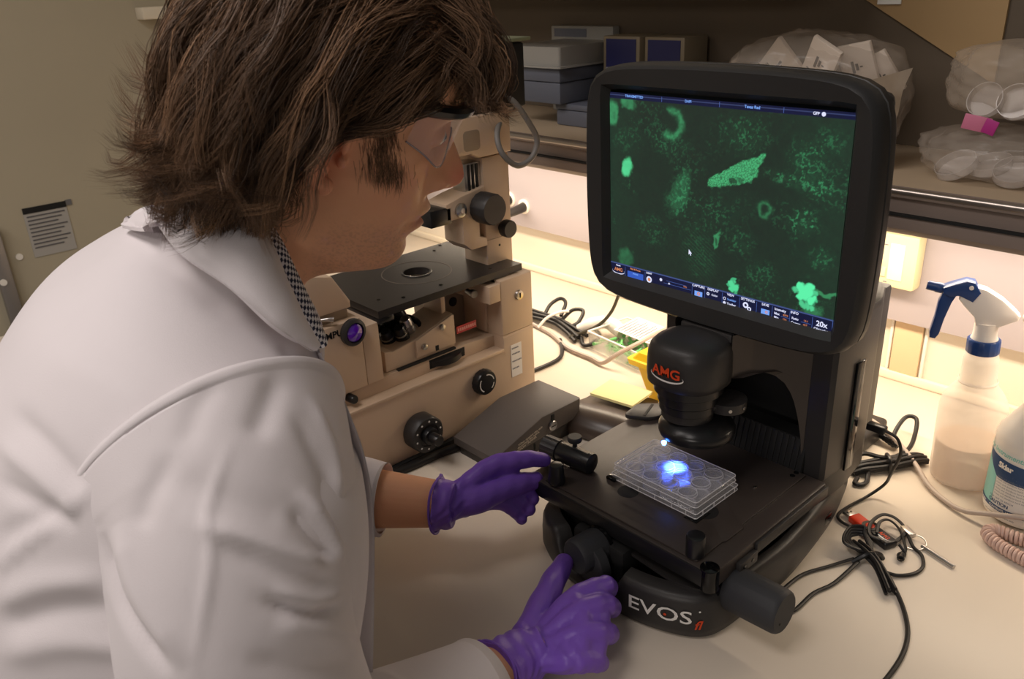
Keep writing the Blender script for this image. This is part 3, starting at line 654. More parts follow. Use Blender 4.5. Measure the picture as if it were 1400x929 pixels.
for k, a in enumerate((.3, 1.4, 2.5, 3.6, 4.7, 5.7)):
    Mo = NP @ T(.022*math.cos(a), .022*math.sin(a), .006)
    o_ = obj('objective', lathe([(.011, 0), (.011, .014), (.0098, .016), (.0098, .026), (.007, .031)], 22, Mo), M_STEEL if k in (0,) else M_BLACKS, nz)
    obj('objective_ring', lathe([(.0102, .017), (.0104, .0175), (.0104, .0195), (.0102, .020)], 22, Mo), M_STEEL, o_)
# stage with opening
def stage_bm():
    b = bmesh.new(); x0, x1, y0, y1, zt, zb = -.610, -.4205, -.128, .150, .2535, .2425; c = (-.517, .012); r = .021; N = 48
    def sq(a):
        dx, dy = math.cos(a), math.sin(a); t = 1e9
        if dx > 1e-9: t = min(t, (x1-c[0])/dx)
        if dx < -1e-9: t = min(t, (x0-c[0])/dx)
        if dy > 1e-9: t = min(t, (y1-c[1])/dy)
        if dy < -1e-9: t = min(t, (y0-c[1])/dy)
        return c[0]+dx*t, c[1]+dy*t
    A = sorted([2*PI*i/N for i in range(N)] + [math.atan2(y-c[1], x-c[0]) % (2*PI) for x in (x0, x1) for y in (y0, y1)]); n = len(A)
    o1 = [b.verts.new((*sq(a), zt)) for a in A]; o2 = [b.verts.new((*sq(a), zb)) for a in A]
    i1 = [b.verts.new((c[0]+r*math.cos(a), c[1]+r*math.sin(a), zt)) for a in A]; i2 = [b.verts.new((c[0]+r*math.cos(a), c[1]+r*math.sin(a), zb)) for a in A]
    for i in range(n):
        j = (i+1) % n
        b.faces.new((i1[i], i1[j], o1[j], o1[i])); b.faces.new((o1[i], o1[j], o2[j], o2[i])); b.faces.new((o2[i], o2[j], i2[j], i2[i])); b.faces.new((i2[i], i2[j], i1[j], i1[i]))
    return b
so = obj('stage', stage_bm(), mat('stage_black', (40, 38, 38), .3, bump=.05, bscale=1200), sc, smooth=30)
obj('insert_groove', lathe([(.0545, 0), (.0545, .0003), (.0560, .0003), (.0560, 0)], 64, T(-.517, .012, .2535), cap=False), mat('groove_grey', (110, 100, 92), .4), so)
obj('insert_ring', lathe([(.021, 0), (.021, .0007), (.0235, .0009), (.0245, 0)], 48, T(-.517, .012, .2535), cap=False), M_BLACKS, so)
for x, y in ((-.60, .125), (-.585, .10), (-.44, .10), (-.44, .0), (-.455, .13), (-.44, -.07), (-.46, -.10)): obj('screw', cyl(.0028, .2535, .254, 12, T(x, y, 0)), M_GLOSSB, so)
obj('stage_bracket', box(-.52, -.422, -.128, -.100, .232, .2424, .003), M_BLACKS, sc)
obj('stage_hanger', box(-.49, -.424, .092, .120, .232, .2424, .002), M_BLACKS, sc)
obj('cavity_post', yzprism([(.006, .1465), (.014, .1465), (.014, .2424), (.006, .2424)], -.50, -.452, .001), M_BEIGE, sc)
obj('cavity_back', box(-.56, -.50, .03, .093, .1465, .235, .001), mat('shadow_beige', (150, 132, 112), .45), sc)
obj('cavity_side', box(-.50, -.445, .088, .0935, .1465, .236, .001), M_BEIGE, sc)
obj('cavity_hole', cyl(.008, 0, .001, 20, frz((-.4995, .066, .192), (1, 0, 0))), M_BLACKM, sc)
obj('clamp_knob', lathe([(.0045, 0), (.0045, .012), (.0065, .0125), (.0065, .020), (.0055, .021)], 20, frz((-.45, .058, .2245), (1, -.1, 0))), M_STEEL, sc)
obj('overhang', yzprism([(.070, .2075), (.093, .2075), (.093, .236), (.070, .236)], -.50, -.4105, .0015), M_BEIGE, sc)
tp = obj('warning_tape', box(-.4385, -.4375, .022, .062, .166, .178), mat('red_tape', (196, 56, 62), .35), sc)
b = bmesh.new()
for q in range(9): box(-.4374, -.4372, .024+q*.0042, .0268+q*.0042, .1695, .1745, bm=b)
obj('print_line', b, mat('pink_print', (240, 170, 165), .5), tp, smooth=0)
# round knob and coarse focus knob
o = obj('brightness_knob', lathe([(.019, 0), (.0215, .002), (.0215, .011), (.0195, .014), (.0165, .0145)], 40, frz((-.41, .042, .0865), (1, 0, 0)), rib=24, ribd=.0012, ribr=(1, 2)), M_BLACKS, sc)
b = bmesh.new()
Mk = frz((-.3953, .042, .0865), (1, 0, 0))
for a0, a1 in ((2.5, 4.2), (.2, 1.6), (-.9, -.2)):
    pr = None
    for i in range(13):
        a = a0+(a1-a0)*i/12; p = [b.verts.new(Mk @ Vector((r*math.cos(a), r*math.sin(a), 0))) for r in (.0135, .0152)]
        if pr: b.faces.new((pr[0], pr[1], p[1], p[0]))
        pr = p
obj('scale_marks', b, M_WHITE, o, smooth=0)
ck = obj('coarse_focus_knob', lathe([(.020, 0), (.028, .001), (.0295, .003), (.0295, .024), (.027, .027), (.0185, .0275), (.0185, .025), (.0130, .025)], 48, frz((-.41, -.088, .052), (1, 0, 0)), rib=40, ribd=.0008, ribr=(2, 3)), M_BLACK, sc)
obj('fine_focus_knob', lathe([(.0135, .02), (.0135, .034), (.0125, .0355), (.0085, .036), (.0085, .052), (.0075, .0535)], 36, frz((-.41, -.088, .052), (1, 0, 0)), rib=22, ribd=.0006, ribr=(0, 1)), M_BLACKS, ck)
b = bmesh.new()
for k in range(10):
    a = 2*PI*k/10+.2; cyl(.0016, 0, .0004, 8, frz((-.41, -.088, .052), (1, 0, 0)) @ T(.0225*math.cos(a), .0225*math.sin(a), .0275), bm=b)
obj('scale_marks', b, M_WHITE, ck, smooth=0)
# illumination column, condenser arm, knobs, lamp housing
col_ = obj('column', box(-.512, -.455, .108, .163, .240, .425, .0025), M_BEIGE, sc)
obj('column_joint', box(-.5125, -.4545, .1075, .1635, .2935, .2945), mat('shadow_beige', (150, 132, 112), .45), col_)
obj('illuminator_arm', yzprism([(-.02, .444), (.056, .434), (.085, .434), (.10, .4265), (.166, .4265), (.166, .49), (-.02, .49)], -.522, -.450, .005), M_BEIGE, sc, smooth=35)
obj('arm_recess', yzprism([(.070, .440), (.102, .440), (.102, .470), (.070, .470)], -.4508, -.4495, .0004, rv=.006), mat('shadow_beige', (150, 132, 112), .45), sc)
ca_ = obj('condenser_arm', yzprism([(.03, .342), (.060, .342), (.060, .300), (.075, .287), (.108, .287), (.108, .300), (.094, .305), (.094, .345), (.108, .352), (.108, .383), (.06, .375), (.03, .368)], -.50, -.452, .002), M_BEIGE, sc, smooth=25)
obj('rack', box(-.49, -.46, .076, .108, .375, .42, .001), M_STEEL, ca_)
for y in (.082, .090, .098): obj('rack_tooth', box(-.4605, -.4585, y, y+.004, .378, .418), M_BLACKM, ca_)
obj('condenser_holder', box(-.50, -.452, .0, .04, .338, .364, .002), M_BLACKS, ca_)
obj('clamp_screw', lathe([(.009, 0), (.0105, .002), (.0105, .006), (.006, .008), (.004, .010)], 24, frz((-.452, .055, .356), (1, 0, 0))), M_STEEL, ca_)
obj('condenser_knob', lathe([(.022, 0), (.0245, .002), (.0245, .030), (.0225, .033)], 44, frz((-.452, .098, .352), (1, 0, 0)), rib=30, ribd=.0009, ribr=(1, 2)), M_BLACK, sc)
obj('column_knob', lathe([(.008, 0), (.008, .006), (.0135, .007), (.0145, .009), (.0145, .019), (.013, .021)], 32, frz((-.455, .142, .309), (1, 0, 0)), rib=20, ribd=.0008, ribr=(3, 4)), M_BLACK, sc)
obj('column_screw', cyl(.002, 0, .0006, 10, frz((-.455, .135, .281), (1, 0, 0))), M_BLACKM, sc)
lh = obj('lamp_housing', box(-.56, -.455, .085, .205, .4905, .585, .004), M_BLACKM, sc)
obj('lamp_rim', box(-.565, -.45, .06, .215, .587, .592, .001), mat('pale_green_lid', (122, 128, 104), .5), lh)
obj('lens_mount', lathe([(.02, 0), (.022, .001), (.022, .02), (.02, .022)], 30, frz((-.48, .05, .505), (1, .2, 0))), M_BLACKS, lh)
obj('socket', lathe([(.012, 0), (.014, .002), (.012, .016), (.008, .022)], 22, frz((-.455, .125, .518), (1, .2, .1))), M_BLACKS, lh)
for k in range(3): obj('vent_rib', box(-.4545, -.453, .10+k*.03, .115+k*.03, .545, .575), M_BLACKS, lh)
cbl = obj('lamp_cable', tube([(-.437, .128, .520), (-.425, .150, .506), (-.418, .172, .475), (-.415, .187, .445), (-.415, .176, .420), (-.418, .148, .411), (-.425, .124, .432), (-.44, .128, .460), (-.47, .17, .478), (-.52, .24, .475), (-.6, .30, .47)], .0045, 10), M_GREYC, sc, label='grey looped lamp cable')
# dark power box with sloping front
pb_ = thing('power_supply_box', 'dark grey power unit with sloping front beside the beige microscope', 'power unit', (-.335, .05, 0))
M_DG = mat('dark_grey_case', (86, 80, 77), .5, bump=.12, bscale=1200)
obj('case', yzprism([(-.042, .018), (.140, .028), (.142, .060), (.056, .060), (-.042, .030)], -.385, -.287, .003), M_DG, pb_, smooth=30)
obj('case_bottom', yzprism([(-.035, .0), (.130, .0), (.132, .03), (-.035, .022)], -.380, -.293, .002), mat('dark_grey_base', (64, 60, 58), .5), pb_)
obj('slide_slot', box(-.288, -.2862, .075, .082, .040, .056, .0005), M_BLACKM, pb_)
o = obj('cap_screw', lathe([(.0075, 0), (.0082, .001), (.0082, .0035), (.0072, .0045), (.0005, .0045)], 28, frz((-.2868, .076, .0385), (1, 0, 0)), cap=False), M_STEEL, pb_)
obj('screw_slot', box(-.2824, -.2820, .0705, .0815, .0377, .0393), M_BLACKM, o)
b = bmesh.new()
for s, y, z in (('When opening this unit', .03, .0385), ('disconnect the mains.', .026, .0335), ('ATTENTION ! POWER', .016, .0265)): add(b, text_bm(s, .0052, fr((-.2866, y, z), (0, 1, .22), (0, -.22, 1)), bold=.0001, sx=1.05))
obj('lettering', b, mat('print_cream', (206, 196, 180), .5), pb_, smooth=0)
obj('latch', box(-.287, -.285, .036, .039, .012, .022), M_BLACKM, pb_)
tag(obj('power_strip_cable', tube([(-.40, -.16, .006), (-.395, -.11, .006), (-.392, -.06, .006), (-.385, -.025, .007)], .007, 10), M_CABB), 'thick black cable running along the foot of the beige microscope', 'cable')
# ------------------------------------------------------------------ things on the worktop
# note dispenser
nd = thing('note_dispenser', 'dark brown pop-up note dispenser behind the black microscope stage', 'dispenser', (-.262, .19, 0))
M_BRN = mat('dispenser_brown', (70, 60, 54), .3, bump=.05)
NDM = T(-.265, .19, 0) @ rot('Z', .15)
side = [(-.068, .004), (-.060, .002), (.055, .002), (.066, .006), (.066, .030), (.0, .036), (-.02, .0405), (-.038, .041), (-.052, .037), (-.064, .027), (-.070, .015)]
obj('case', prism(side, -.050, .050, r=.0025, M=NDM @ MX), M_BRN, nd, smooth=40)
obj('foot', box(-.046, .046, -.056, .058, 0, .004, .001, M=NDM), M_BLACKM, nd)
npd = thing('note_pad', 'pale yellow sticky note pad on the brown dispenser', 'note pad', (-.27, .215, .042))
for k in range(3): obj('sheet', box(-.040-.001*k, .039, .0, .062+.001*k, .0415+k*.0016, .0428+k*.0016, .0003, M=NDM @ rot('X', -.02)), mat('note_yellow', (246, 234, 168), .7), npd)
# yellow bin
yb = thing('sharps_bin', 'bright yellow plastic bin behind the microscope head', 'bin', (-.235, .335, 0))
M_YEL = mat('yellow_plastic', (246, 200, 10), .35, trans=.0)
def frustum(cx, cy, hx0, hy0, hx1, hy1, z0, z1, r=.006, bm=None):
    b = bmesh.new(); lo = [b.verts.new((cx+x, cy+y, z0)) for x, y in rrect(hx0, hy0, r, 4)]; hi = [b.verts.new((cx+x, cy+y, z1)) for x, y in rrect(hx1, hy1, r, 4)]; n = len(lo)
    for i in range(n): b.faces.new((lo[i], lo[(i+1) % n], hi[(i+1) % n], hi[i]))
    b.faces.new(lo[::-1]); b.faces.new(hi); return add(bm, b) if bm is not None else b
obj('body', frustum(-.247, .34, .034, .036, .050, .052, 0, .068), M_YEL, yb)
obj('rim', frustum(-.247, .34, .060, .060, .062, .062, .066, .076), M_YEL, yb)
obj('lid', frustum(-.247, .34, .056, .056, .048, .048, .076, .086), M_YEL, yb)
# clear tray with green inserts under a sheet of paper
ct = thing('clear_box', 'clear plastic box of green tips near the back wall', 'box', (-.42, .43, 0))
CTM = T(-.415, .435, 0) @ rot('Z', -.12)
M_CLR = mat('clear_plastic', (246, 246, 244), .08, trans=.92, ior=1.3, alpha=.55)
b, rows = shell([(.08, .052, .006, .001), (.082, .054, .006, .034), (.0805, .0525, .006, .034), (.0785, .0505, .006, .003)]); b.faces.new(rows[0][::-1]); b.faces.new(rows[-1]); b.transform(CTM)
obj('tub', b, M_CLR, ct, smooth=30)
obj('rim', tube([CTM @ Vector((x, y, .034)) for x, y in ((-.08, -.052), (.08, -.052), (.08, .052), (-.08, .052))], .002, 8, smooth=False, closed=True), mat('frosted_rim', (240, 238, 234), .3), ct)
M_GRN = mat('green_plastic', (120, 196, 120), .35)
gr = bmesh.new()
for k in range(60):
    x, y = rng.uniform(-.07, .07), rng.uniform(-.045, .045)
    a, c = rng.uniform(0, 6.28), rng.uniform(-.5, .5)
    lathe([(.0012, -.012), (.0036, .012)], 7, CTM @ T(x, y, rng.uniform(.007, .022)) @ Euler((PI/2+c, 0, a)).to_matrix().to_4x4(), bm=gr)
obj('tips', gr, M_GRN, ct)['kind'] = 'stuff'
pp = thing('paper_sheet', 'white printed slip lying on the clear box of green tips', 'paper', (-.40, .46, .036))
pm_ = CTM @ T(.012, .022, .0375) @ rot('X', .12) @ rot('Z', .02)
obj('sheet', box(-.066, .066, -.030, .036, 0, .0006, M=pm_), mat('paper_white', (240, 238, 232), .7), pp)
b = bmesh.new()
for q in range(15): box(-.06+q*.0082, -.0575+q*.0082, -.026, .030-.006*(q % 3), .0007, .0009, M=pm_, bm=b)
obj('print_line', b, mat('print_grey', (150, 150, 160), .6), pp, smooth=0)
# cables by the wall
cbn = thing('cable_bundle', 'tied bundle of black cables on the worktop by the wall', 'cable', (-.62, .42, 0))
b = bmesh.new()
for k in range(5):
    o_ = (k-2)*.006; h = .006+.006*(k % 2)
    tube([(-.75, .43+o_, h), (-.68, .425+o_, h+.004), (-.62, .425+o_*.7, h+.006), (-.57, .415+o_, h+.004), (-.53, .405+o_*1.5, h)], .0042, 8, bm=b)
obj('strand', b, M_CABB, cbn)
obj('strand_loop', tube([(-.66, .43, .014), (-.665, .455, .030), (-.655, .475, .040), (-.635, .47, .036), (-.62, .44, .02)], .004, 8), M_CABB, cbn)
obj('strand_loop', tube([(-.61, .43, .016), (-.60, .455, .034), (-.58, .465, .034), (-.57, .44, .02), (-.575, .42, .014)], .004, 8), M_CABB, cbn)
obj('strand_loop', tube([(-.53, .405, .008), (-.505, .385, .006), (-.495, .40, .007), (-.505, .43, .012), (-.53, .44, .02)], .004, 8), M_CABB, cbn)
obj('cable_tie', tube([(-.632, .385, .008), (-.626, .405, .025), (-.612, .43, .034), (-.602, .445, .034)], .003, 8), M_CREAMW, cbn)
tag(obj('power_cable', tube([(-.505, .20, .004), (-.497, .26, .004), (-.50, .31, .004), (-.525, .345, .004), (-.56, .375, .005)], .004, 8), M_CABB), 'black cable curving out from behind the beige microscope', 'cable')
tag(obj('hanging_cord', tube([(-.40, .47, .23), (-.44, .46, .16), (-.47, .455, .11), (-.485, .445, .065), (-.505, .43, .035), (-.535, .405, .015), (-.55, .39, .008)], .0034, 8), mat('cord_olive', (66, 60, 46), .5)), 'dark cord hanging down behind the left edge of the monitor', 'cable')
pl = thing('white_plug', 'white plug lying by the tied black cables', 'plug', (-.52, .45, 0))
obj('plug_body', tube([(-.555, .425, .012), (-.535, .44, .024), (-.515, .46, .030)], [.011, .014, .013], 12), M_CREAMW, pl)
obj('plug_tail', tube([(-.515, .46, .03), (-.49, .46, .026), (-.465, .455, .02)], [.012, .015, .013], 12), M_CREAMW, pl)
tag(obj('taupe_cable', tube([(-.70, .40, .005), (-.60, .385, .005), (-.52, .355, .005), (-.455, .350, .006), (-.42, .345, .008), (-.395, .36, .03), (-.375, .40, .046), (-.37, .45, .052), (-.36, .50, .055)], .0040, 8), M_CABT), 'taupe cable running past the clear box to the monitor', 'cable')
# hose plugs on the raceway
for k, (x, z) in enumerate(((-.972, .176), (-.922, .166))):
    hp = thing('wall_connector', ('left' if k == 0 else 'right') + ' one of two black connectors in white collars on the raceway', 'connector', (x, .63, z), group='connectors on the wall raceway')
    obj('collar', lathe([(.018, 0), (.018, .004), (.016, .006)], 26, frz((x, .63, z), (0, -1, 0))), M_CREAMW, hp)
    obj('boot', tube([(x+.002, .628, z), (x+.006, .60, z-.002), (x-.01+.012*k, .575, z-.006)], [.012, .011, .010], 14), M_BLACK, hp)
# data outlet
ou = thing('data_outlet', 'cream data outlet box with a plugged cable on the raceway', 'outlet', (-.04, .63, .22))
obj('outlet_box', box(-.095, .0165, .600, .6305, .1805, .272, .006), mat('outlet_cream', (244, 230, 186), .4), ou)
obj('outlet_tab', box(-.028, -.004, .5985, .601, .195, .256, .001), M_CREAMW, ou)
for x, z in ((-.052, .226), (-.052, .206), (-.038, .2065), (-.072, .226)): obj('jack_frame', box(x-.0075, x+.0075, .5975, .6005, z-.008, z+.008, .0006), mat('jack_cream', (238, 222, 190), .4), ou)
obj('jack_hole', box(-.0575, -.0465, .5968, .5980, .2025, .2085), M_BLACKM, ou)
obj('plug', box(-.058, -.046, .585, .599, .220, .231, .001), mat('clear_plug', (226, 206, 190), .2, alpha=.8), ou)
for x, z in ((-.06, .252), (-.035, .252), (-.062, .19), (-.03, .19)): obj('printed_mark', box(x-.003, x+.003, .5995, .5999, z-.0008, z+.0008), mat('print_grey', (120, 122, 132), .6), ou)
obj('chipped_edge', box(-.052, -.040, .5985, .602, .176, .183, .001), mat('chip_yellow', (226, 190, 110), .6), ou)
tag(obj('patch_cable', tube([(-.052, .586, .2255), (-.056, .572, .222), (-.072, .555, .208), (-.10, .53, .185), (-.14, .49, .15)], .0026, 8), mat('patch_taupe', (200, 184, 168), .5)), 'thin pale cable plugged into the cream data outlet', 'cable')
# spray bottles
M_TRL = mat('translucent_hdpe', (244, 236, 228), .4, alpha=.42, spec=.4)
M_BLUE = mat('trigger_blue', (30, 62, 120), .35)
M_TRW = mat('trigger_white', (240, 232, 224), .35)
sp = thing('spray_bottle', 'translucent spray bottle with white and blue trigger near the wall', 'bottle', (.196, .412, 0), rotz=0)
BM_ = T(.196, .412, 0) @ Euler((0.0, math.radians(-2.0), 0)).to_matrix().to_4x4() @ Matrix.Diagonal((1, 1, .95, 1))
obj('bottle', lathe([(.0005, .0012), (.036, .001), (.042, .004), (.0435, .012), (.0432, .09), (.0425, .118), (.040, .130), (.033, .143), (.024, .155), (.0225, .158), (.0218, .19), (.0195, .203), (.016, .205), (.0145, .209)], 56, BM_, cap=False), M_TRL, sp, smooth=60)
obj('liquid', lathe([(.0005, .003), (.034, .003), (.040, .006), (.041, .012), (.0408, .065), (.0005, .065)], 48, BM_, cap=False), mat('cleaning_liquid', (236, 212, 188), .3, alpha=.6), sp)
obj('neck_bead', lathe([(.0238, .1575), (.0248, .160), (.0238, .1625)], 48, BM_, cap=False), M_TRL, sp)
obj('collar', lathe([(.0195, .2035), (.0205, .205), (.0205, .222), (.0185, .224)], 48, BM_, rib=30, ribd=.0010, ribr=(1, 2)), M_BLUE, sp)
ta = math.atan2(-.60, -.80)
TR = BM_ @ T(0, 0, .222) @ rot('Z', math.radians(202))       # local +x points to the nozzle
obj('spray_neck', lathe([(.0165, 0), (.0165, .003), (.0150, .006), (.0140, .026)], 30, TR), M_TRW, sp)
head_side = [(-.036, .040), (-.034, .034), (-.024, .028), (-.014, .022), (.013, .022), (.016, .034), (.030, .050), (.036, .058), (.036, .074), (.024, .079), (.006, .075), (-.014, .062), (-.030, .047)]
XZ = Matrix(((1, 0, 0, 0), (0, 0, -1, 0), (0, 1, 0, 0), (0, 0, 0, 1)))
obj('spray_body', prism(head_side, -.0095, .0095, r=.003, M=TR @ XZ), M_TRW, sp, smooth=35)
obj('pump_barrel', lathe([(.0075, 0), (.0082, .001), (.0082, .036), (.0065, .040)], 22, TR @ frz((-.016, 0, .040), (1, 0, .42))), M_TRW, sp)
obj('plunger', lathe([(.0055, 0), (.0055, .014)], 18, TR @ frz((.018, 0, .0545), (1, 0, .42))), mat('clear_plug', (226, 206, 190), .2, alpha=.8), sp)
hood = [(.020, .056), (.036, .064), (.046, .062), (.056, .066), (.056, .074), (.044, .080), (.030, .086), (.020, .084), (.012, .070)]
obj('hood', prism(hood, -.0112, .0112, r=.002, M=TR @ XZ), M_BLUE, sp, smooth=35)
lever = [(.038, .066), (.056, .066), (.060, .052), (.062, .030), (.066, .006), (.065, -.002), (.058, -.003), (.054, .004), (.050, .028), (.044, .052)]
obj('trigger', prism(lever, -.0075, .0075, r=.002, M=TR @ XZ), M_BLUE, sp, smooth=35)
for s in (-1, 1): obj('pivot', cyl(.0028, 0, .0135, 16, TR @ frz((.024, 0, .0775), (0, s, 0))), M_TRW, sp)
obj('nozzle', lathe([(.0065, 0), (.0075, .002), (.0075, .008), (.0065, .009), (.0065, .018), (.0055, .020)], 20, TR @ frz((.056, 0, .070), (1, 0, .18)), rib=10, ribd=.0008, ribr=(1, 2)), M_BLUE, sp)
s2 = thing('disinfectant_bottle', 'white labelled disinfectant bottle at the right edge of the worktop', 'bottle', (.284, .379, 0))
M_HD = mat('white_hdpe', (240, 232, 222), .35, noise=.01)
B2 = T(.284, .379, 0) @ rot('Z', math.radians(-137))           # local +x faces the camera
obj('bottle', lathe([(.0005, .001), (.042, .001), (.0465, .004), (.048, .010), (.048, .105), (.0485, .112), (.0465, .120), (.038, .135), (.028, .151), (.0245, .158), (.0245, .160), (.0225, .161), (.0225, .20), (.018, .212), (.0005, .213)], 64, B2, cap=False), M_HD, s2, smooth=50)
def lab(name, a0, a1, z0, z1, r, m, n=20, pts=None):
    b = bmesh.new(); pr = None
    for i in range(n+1):
        a = a0+(a1-a0)*i/n; lo, hi = (z0, z1) if pts is None else pts(i/n)
        p = [b.verts.new(B2 @ Vector((r*math.cos(a), r*math.sin(a), z))) for z in (lo, hi)]
        if pr: b.faces.new((pr[0], p[0], p[1], pr[1]))
        pr = p
    return obj(name, b, m, s2, smooth=180)
M_LABW = mat('label_white', (236, 230, 222), .4); M_TEAL = mat('label_teal', (142, 204, 194), .4); M_NAVY = mat('label_navy', (38, 70, 112), .4)
lab('label', -1.25, 1.5, .014, .104, .0484, M_LABW)
lab('label_teal', -.62, .18, .020, .082, .0487, M_TEAL, pts=lambda t: (.020, .082+.010*math.sin(PI*t)-.02*max(0, t-.6)))
lab('label_navy', -.62, 1.5, .08, .09, .0489, M_NAVY, 40, pts=lambda t: (.091-.028*min(1, t*2.6)**1.3, .0925-.004*t))
lab('label_band', -.58, 1.5, .016, .022, .0489, M_NAVY, 40, pts=lambda t: (.0175-.0*t, .0235))
def cyltext(s, a, z, size, m, r=.0493, bold=0, sx=1, align='LEFT', shear=0):
    b = text_bm(s, size, T(0, 0, 0), align=align, bold=bold, sx=sx, shear=shear); bmesh.ops.subdivide_edges(b, edges=[e for e in b.edges if e.calc_length() > .003], cuts=2)
    for v in b.verts: aa = a + v.co.x/r; v.co = B2 @ Vector((r*math.cos(aa), r*math.sin(aa), z+v.co.y))
    obj('lettering', b, m, s2, smooth=0)
cyltext('Sklar', .20, .0815, .0105, M_LABW, bold=.0005); cyltext('Disinfectant', .20, .0715, .0105, M_NAVY, bold=.0005)
cyltext('Sklar Instruments', -.50, .0985, .0095, M_TEAL, bold=.0002, shear=.2)
cyltext('CAUTION', .10, .0285, .0065, M_NAVY, bold=.0002)
cyltext('Kills HIV & HBV', -.56, .0205, .0042, M_LABW, r=.0496, bold=.0001); cyltext('KEEP OUT OF REACH', .12, .0345, .0035, M_NAVY); cyltext('CONTENTS: 24 FL OZ', .16, .0205, .0042, M_LABW, r=.0496, bold=.0001)
for k in range(7): cyltext('cleans and disinfects hard surfaces', .24, .0655-k*.0042, .0034, mat('label_grey', (120, 124, 130), .5))
cyltext('for instruments and equipment only', -.1, .0118, .0034, mat('label_grey', (120, 124, 130), .5))
for k in range(10): cyltext('use as directed', -1.18, .094-k*.0068, .0034, mat('label_grey', (120, 124, 130), .5))
tri_ = obj('spray_neck', lathe([(.013, .2125), (.013, .235), (.012, .24)], 24, B2), M_TRW, s2)
obj('spray_hood', tube([B2 @ Vector(v) for v in ((0, .0, .235), (.004, -.02, .25), (.01, -.045, .255), (.012, -.062, .252))], [.012, .013, .012, .008], 14), M_TRW, s2)
# power adapter, its cord, cables on the right
pa = thing('power_adapter', 'black power adapter lying behind the right corner of the microscope column', 'adapter', (.035, .41, 0))
obj('case', box(.002, .068, .362, .452, 0, .030, .006, 3), M_BLACK, pa)
obj('strain_relief', tube([(.066, .43, .012), (.085, .422, .010), (.10, .418, .008)], [.0055, .005, .0035], 10), M_BLACKS, pa)
for k in range(5): obj('relief_ring', cyl(.006, 0, .002, 14, frz((.07+k*.0055, .4285-k*.002, .0115-k*.0006), (.9, -.3, -.1))), M_BLACKS, pa)
cc = thing('coiled_power_cable', 'tied hank of black power cord in front of the adapter', 'cable', (.11, .36, 0))
b = bmesh.new()
for k in range(7):
    a = k*.9; r1 = .005*math.cos(a); r2 = .009+.005*math.sin(a)
    P0 = np.array([.082, .315, 0]); P1 = np.array([.140, .412, 0]); d = (P1-P0); pn = np.array([-.86, .51, 0])
    pts = [P0+d*t + pn*(r1*1.6*(1.5-abs(t-.5)*1.0)) + np.array([0, 0, r2*(1 if .05 < t < .95 else .7)]) for t in (-.02, .1, .3, .5, .7, .9, 1.02)]
    tube(pts, .0033, 8, n=5, bm=b)
obj('strand', b, M_CABB, cc)
obj('strand_loop', tube([(.08, .318, .010), (.074, .330, .016), (.080, .350, .018), (.10, .36, .016), (.12, .38, .012)], .0033, 8), M_CABB, cc)
obj('strand_loop', tube([(.098, .418, .008), (.093, .428, .004), (.082, .445, .012), (.083, .475, .028), (.098, .478, .03), (.110, .45, .02), (.118, .41, .014), (.11, .37, .012)], .0033, 8), M_CABB, cc)
obj('strand_tail', tube([(.10, .325, .006), (.108, .305, .004), (.106, .292, .004), (.098, .290, .004), (.094, .305, .004)], .0033, 8), M_CABB, cc)
obj('twist_tie', tube([(.103, .370, .002), (.105, .368, .020), (.118, .352, .020), (.120, .35, .002)], .0022, 6), M_BLACKS, cc)
tag(obj('network_cable', tube([(.03, .325, .065), (.018, .36, .055), (.012, .40, .048), (.03, .415, .042), (.052, .42, .036), (.078, .42, .026), (.105, .41, .018), (.14, .385, .010), (.172, .352, .006), (.203, .331, .005), (.232, .319, .008), (.262, .318, .018), (.30, .323, .028), (.36, .343, .035)], .0034, 10), M_CABT), 'taupe cable sweeping across the worktop in front of the bottles', 'cable')
uc_ = thing('usb_cable', 'thin black cord plugged into the side of the microscope column', 'cable', (.11, .3, 0))
obj('plug', box(.122, .146, .196, .208, .148, .158, .002, M=T(0, .045, -.028)), M_BLACKS, uc_)
obj('cord', tube([(.145, .247, .125), (.16, .25, .118), (.165, .255, .095), (.150, .275, .05), (.138, .290, .02), (.125, .27, .004), (.118, .235, .003), (.1165, .208, .003), (.126, .196, .003), (.145, .193, .003)], .0021, 8), M_CABB, uc_)
# usb stick, lanyard, ring and pin
us = thing('usb_stick', 'red and black usb stick on the worktop beside the microscope base', 'usb stick', (.16, .203, 0), rotz=math.atan2(-.0285, .07))
UM = wm(us)
obj('connector', box(-.041, -.028, -.006, .006, .0025, .007, .0005), M_STEEL, us, local=True)
for y in (-.003, .003): obj('contact_hole', box(-.037, -.0345, y-.001, y+.001, .0071, .0073), M_BLACKM, us, local=True)
obj('body', box(-.028, .022, -.009, .009, 0, .0095, .0025, 3), mat('red_plastic', (226, 62, 34), .35), us, local=True)
obj('swivel_cap', box(.004, .040, -.0102, .0102, -.0002, .0105, .003, 3), M_BLACKS, us, local=True)
obj('swivel_ring', lathe([(.006, .0095), (.006, .011), (.0102, .011), (.0102, .0095)], 30, T(.002, 0, 0), cap=False), M_BLACKS, us, local=True)
obj('pivot_button', cyl(.0058, .0095, .0112, 24, T(.002, 0, 0), bevel=.0006), mat('red_plastic', (226, 62, 34), .35), us, local=True)
text('logo_letters', 'AMG', .0075, M_ORANGE, UM @ T(.025, .001, .0107), us, bold=.0002)
b = bmesh.new(); pr = None
for i in range(17):
    a = PI*1.02+(PI*.96)*i/16; w = .0007*math.sin(PI*i/16)+.0001; p = [b.verts.new(UM @ Vector((.025+.0125*math.cos(a), .001+.0052*math.sin(a)+s*w, .0107))) for s in (-1, 1)]
    if pr: b.faces.new((pr[0], pr[1], p[1], p[0]))
    pr = p
obj('logo_swoosh', b, M_WHITE, us, smooth=0)
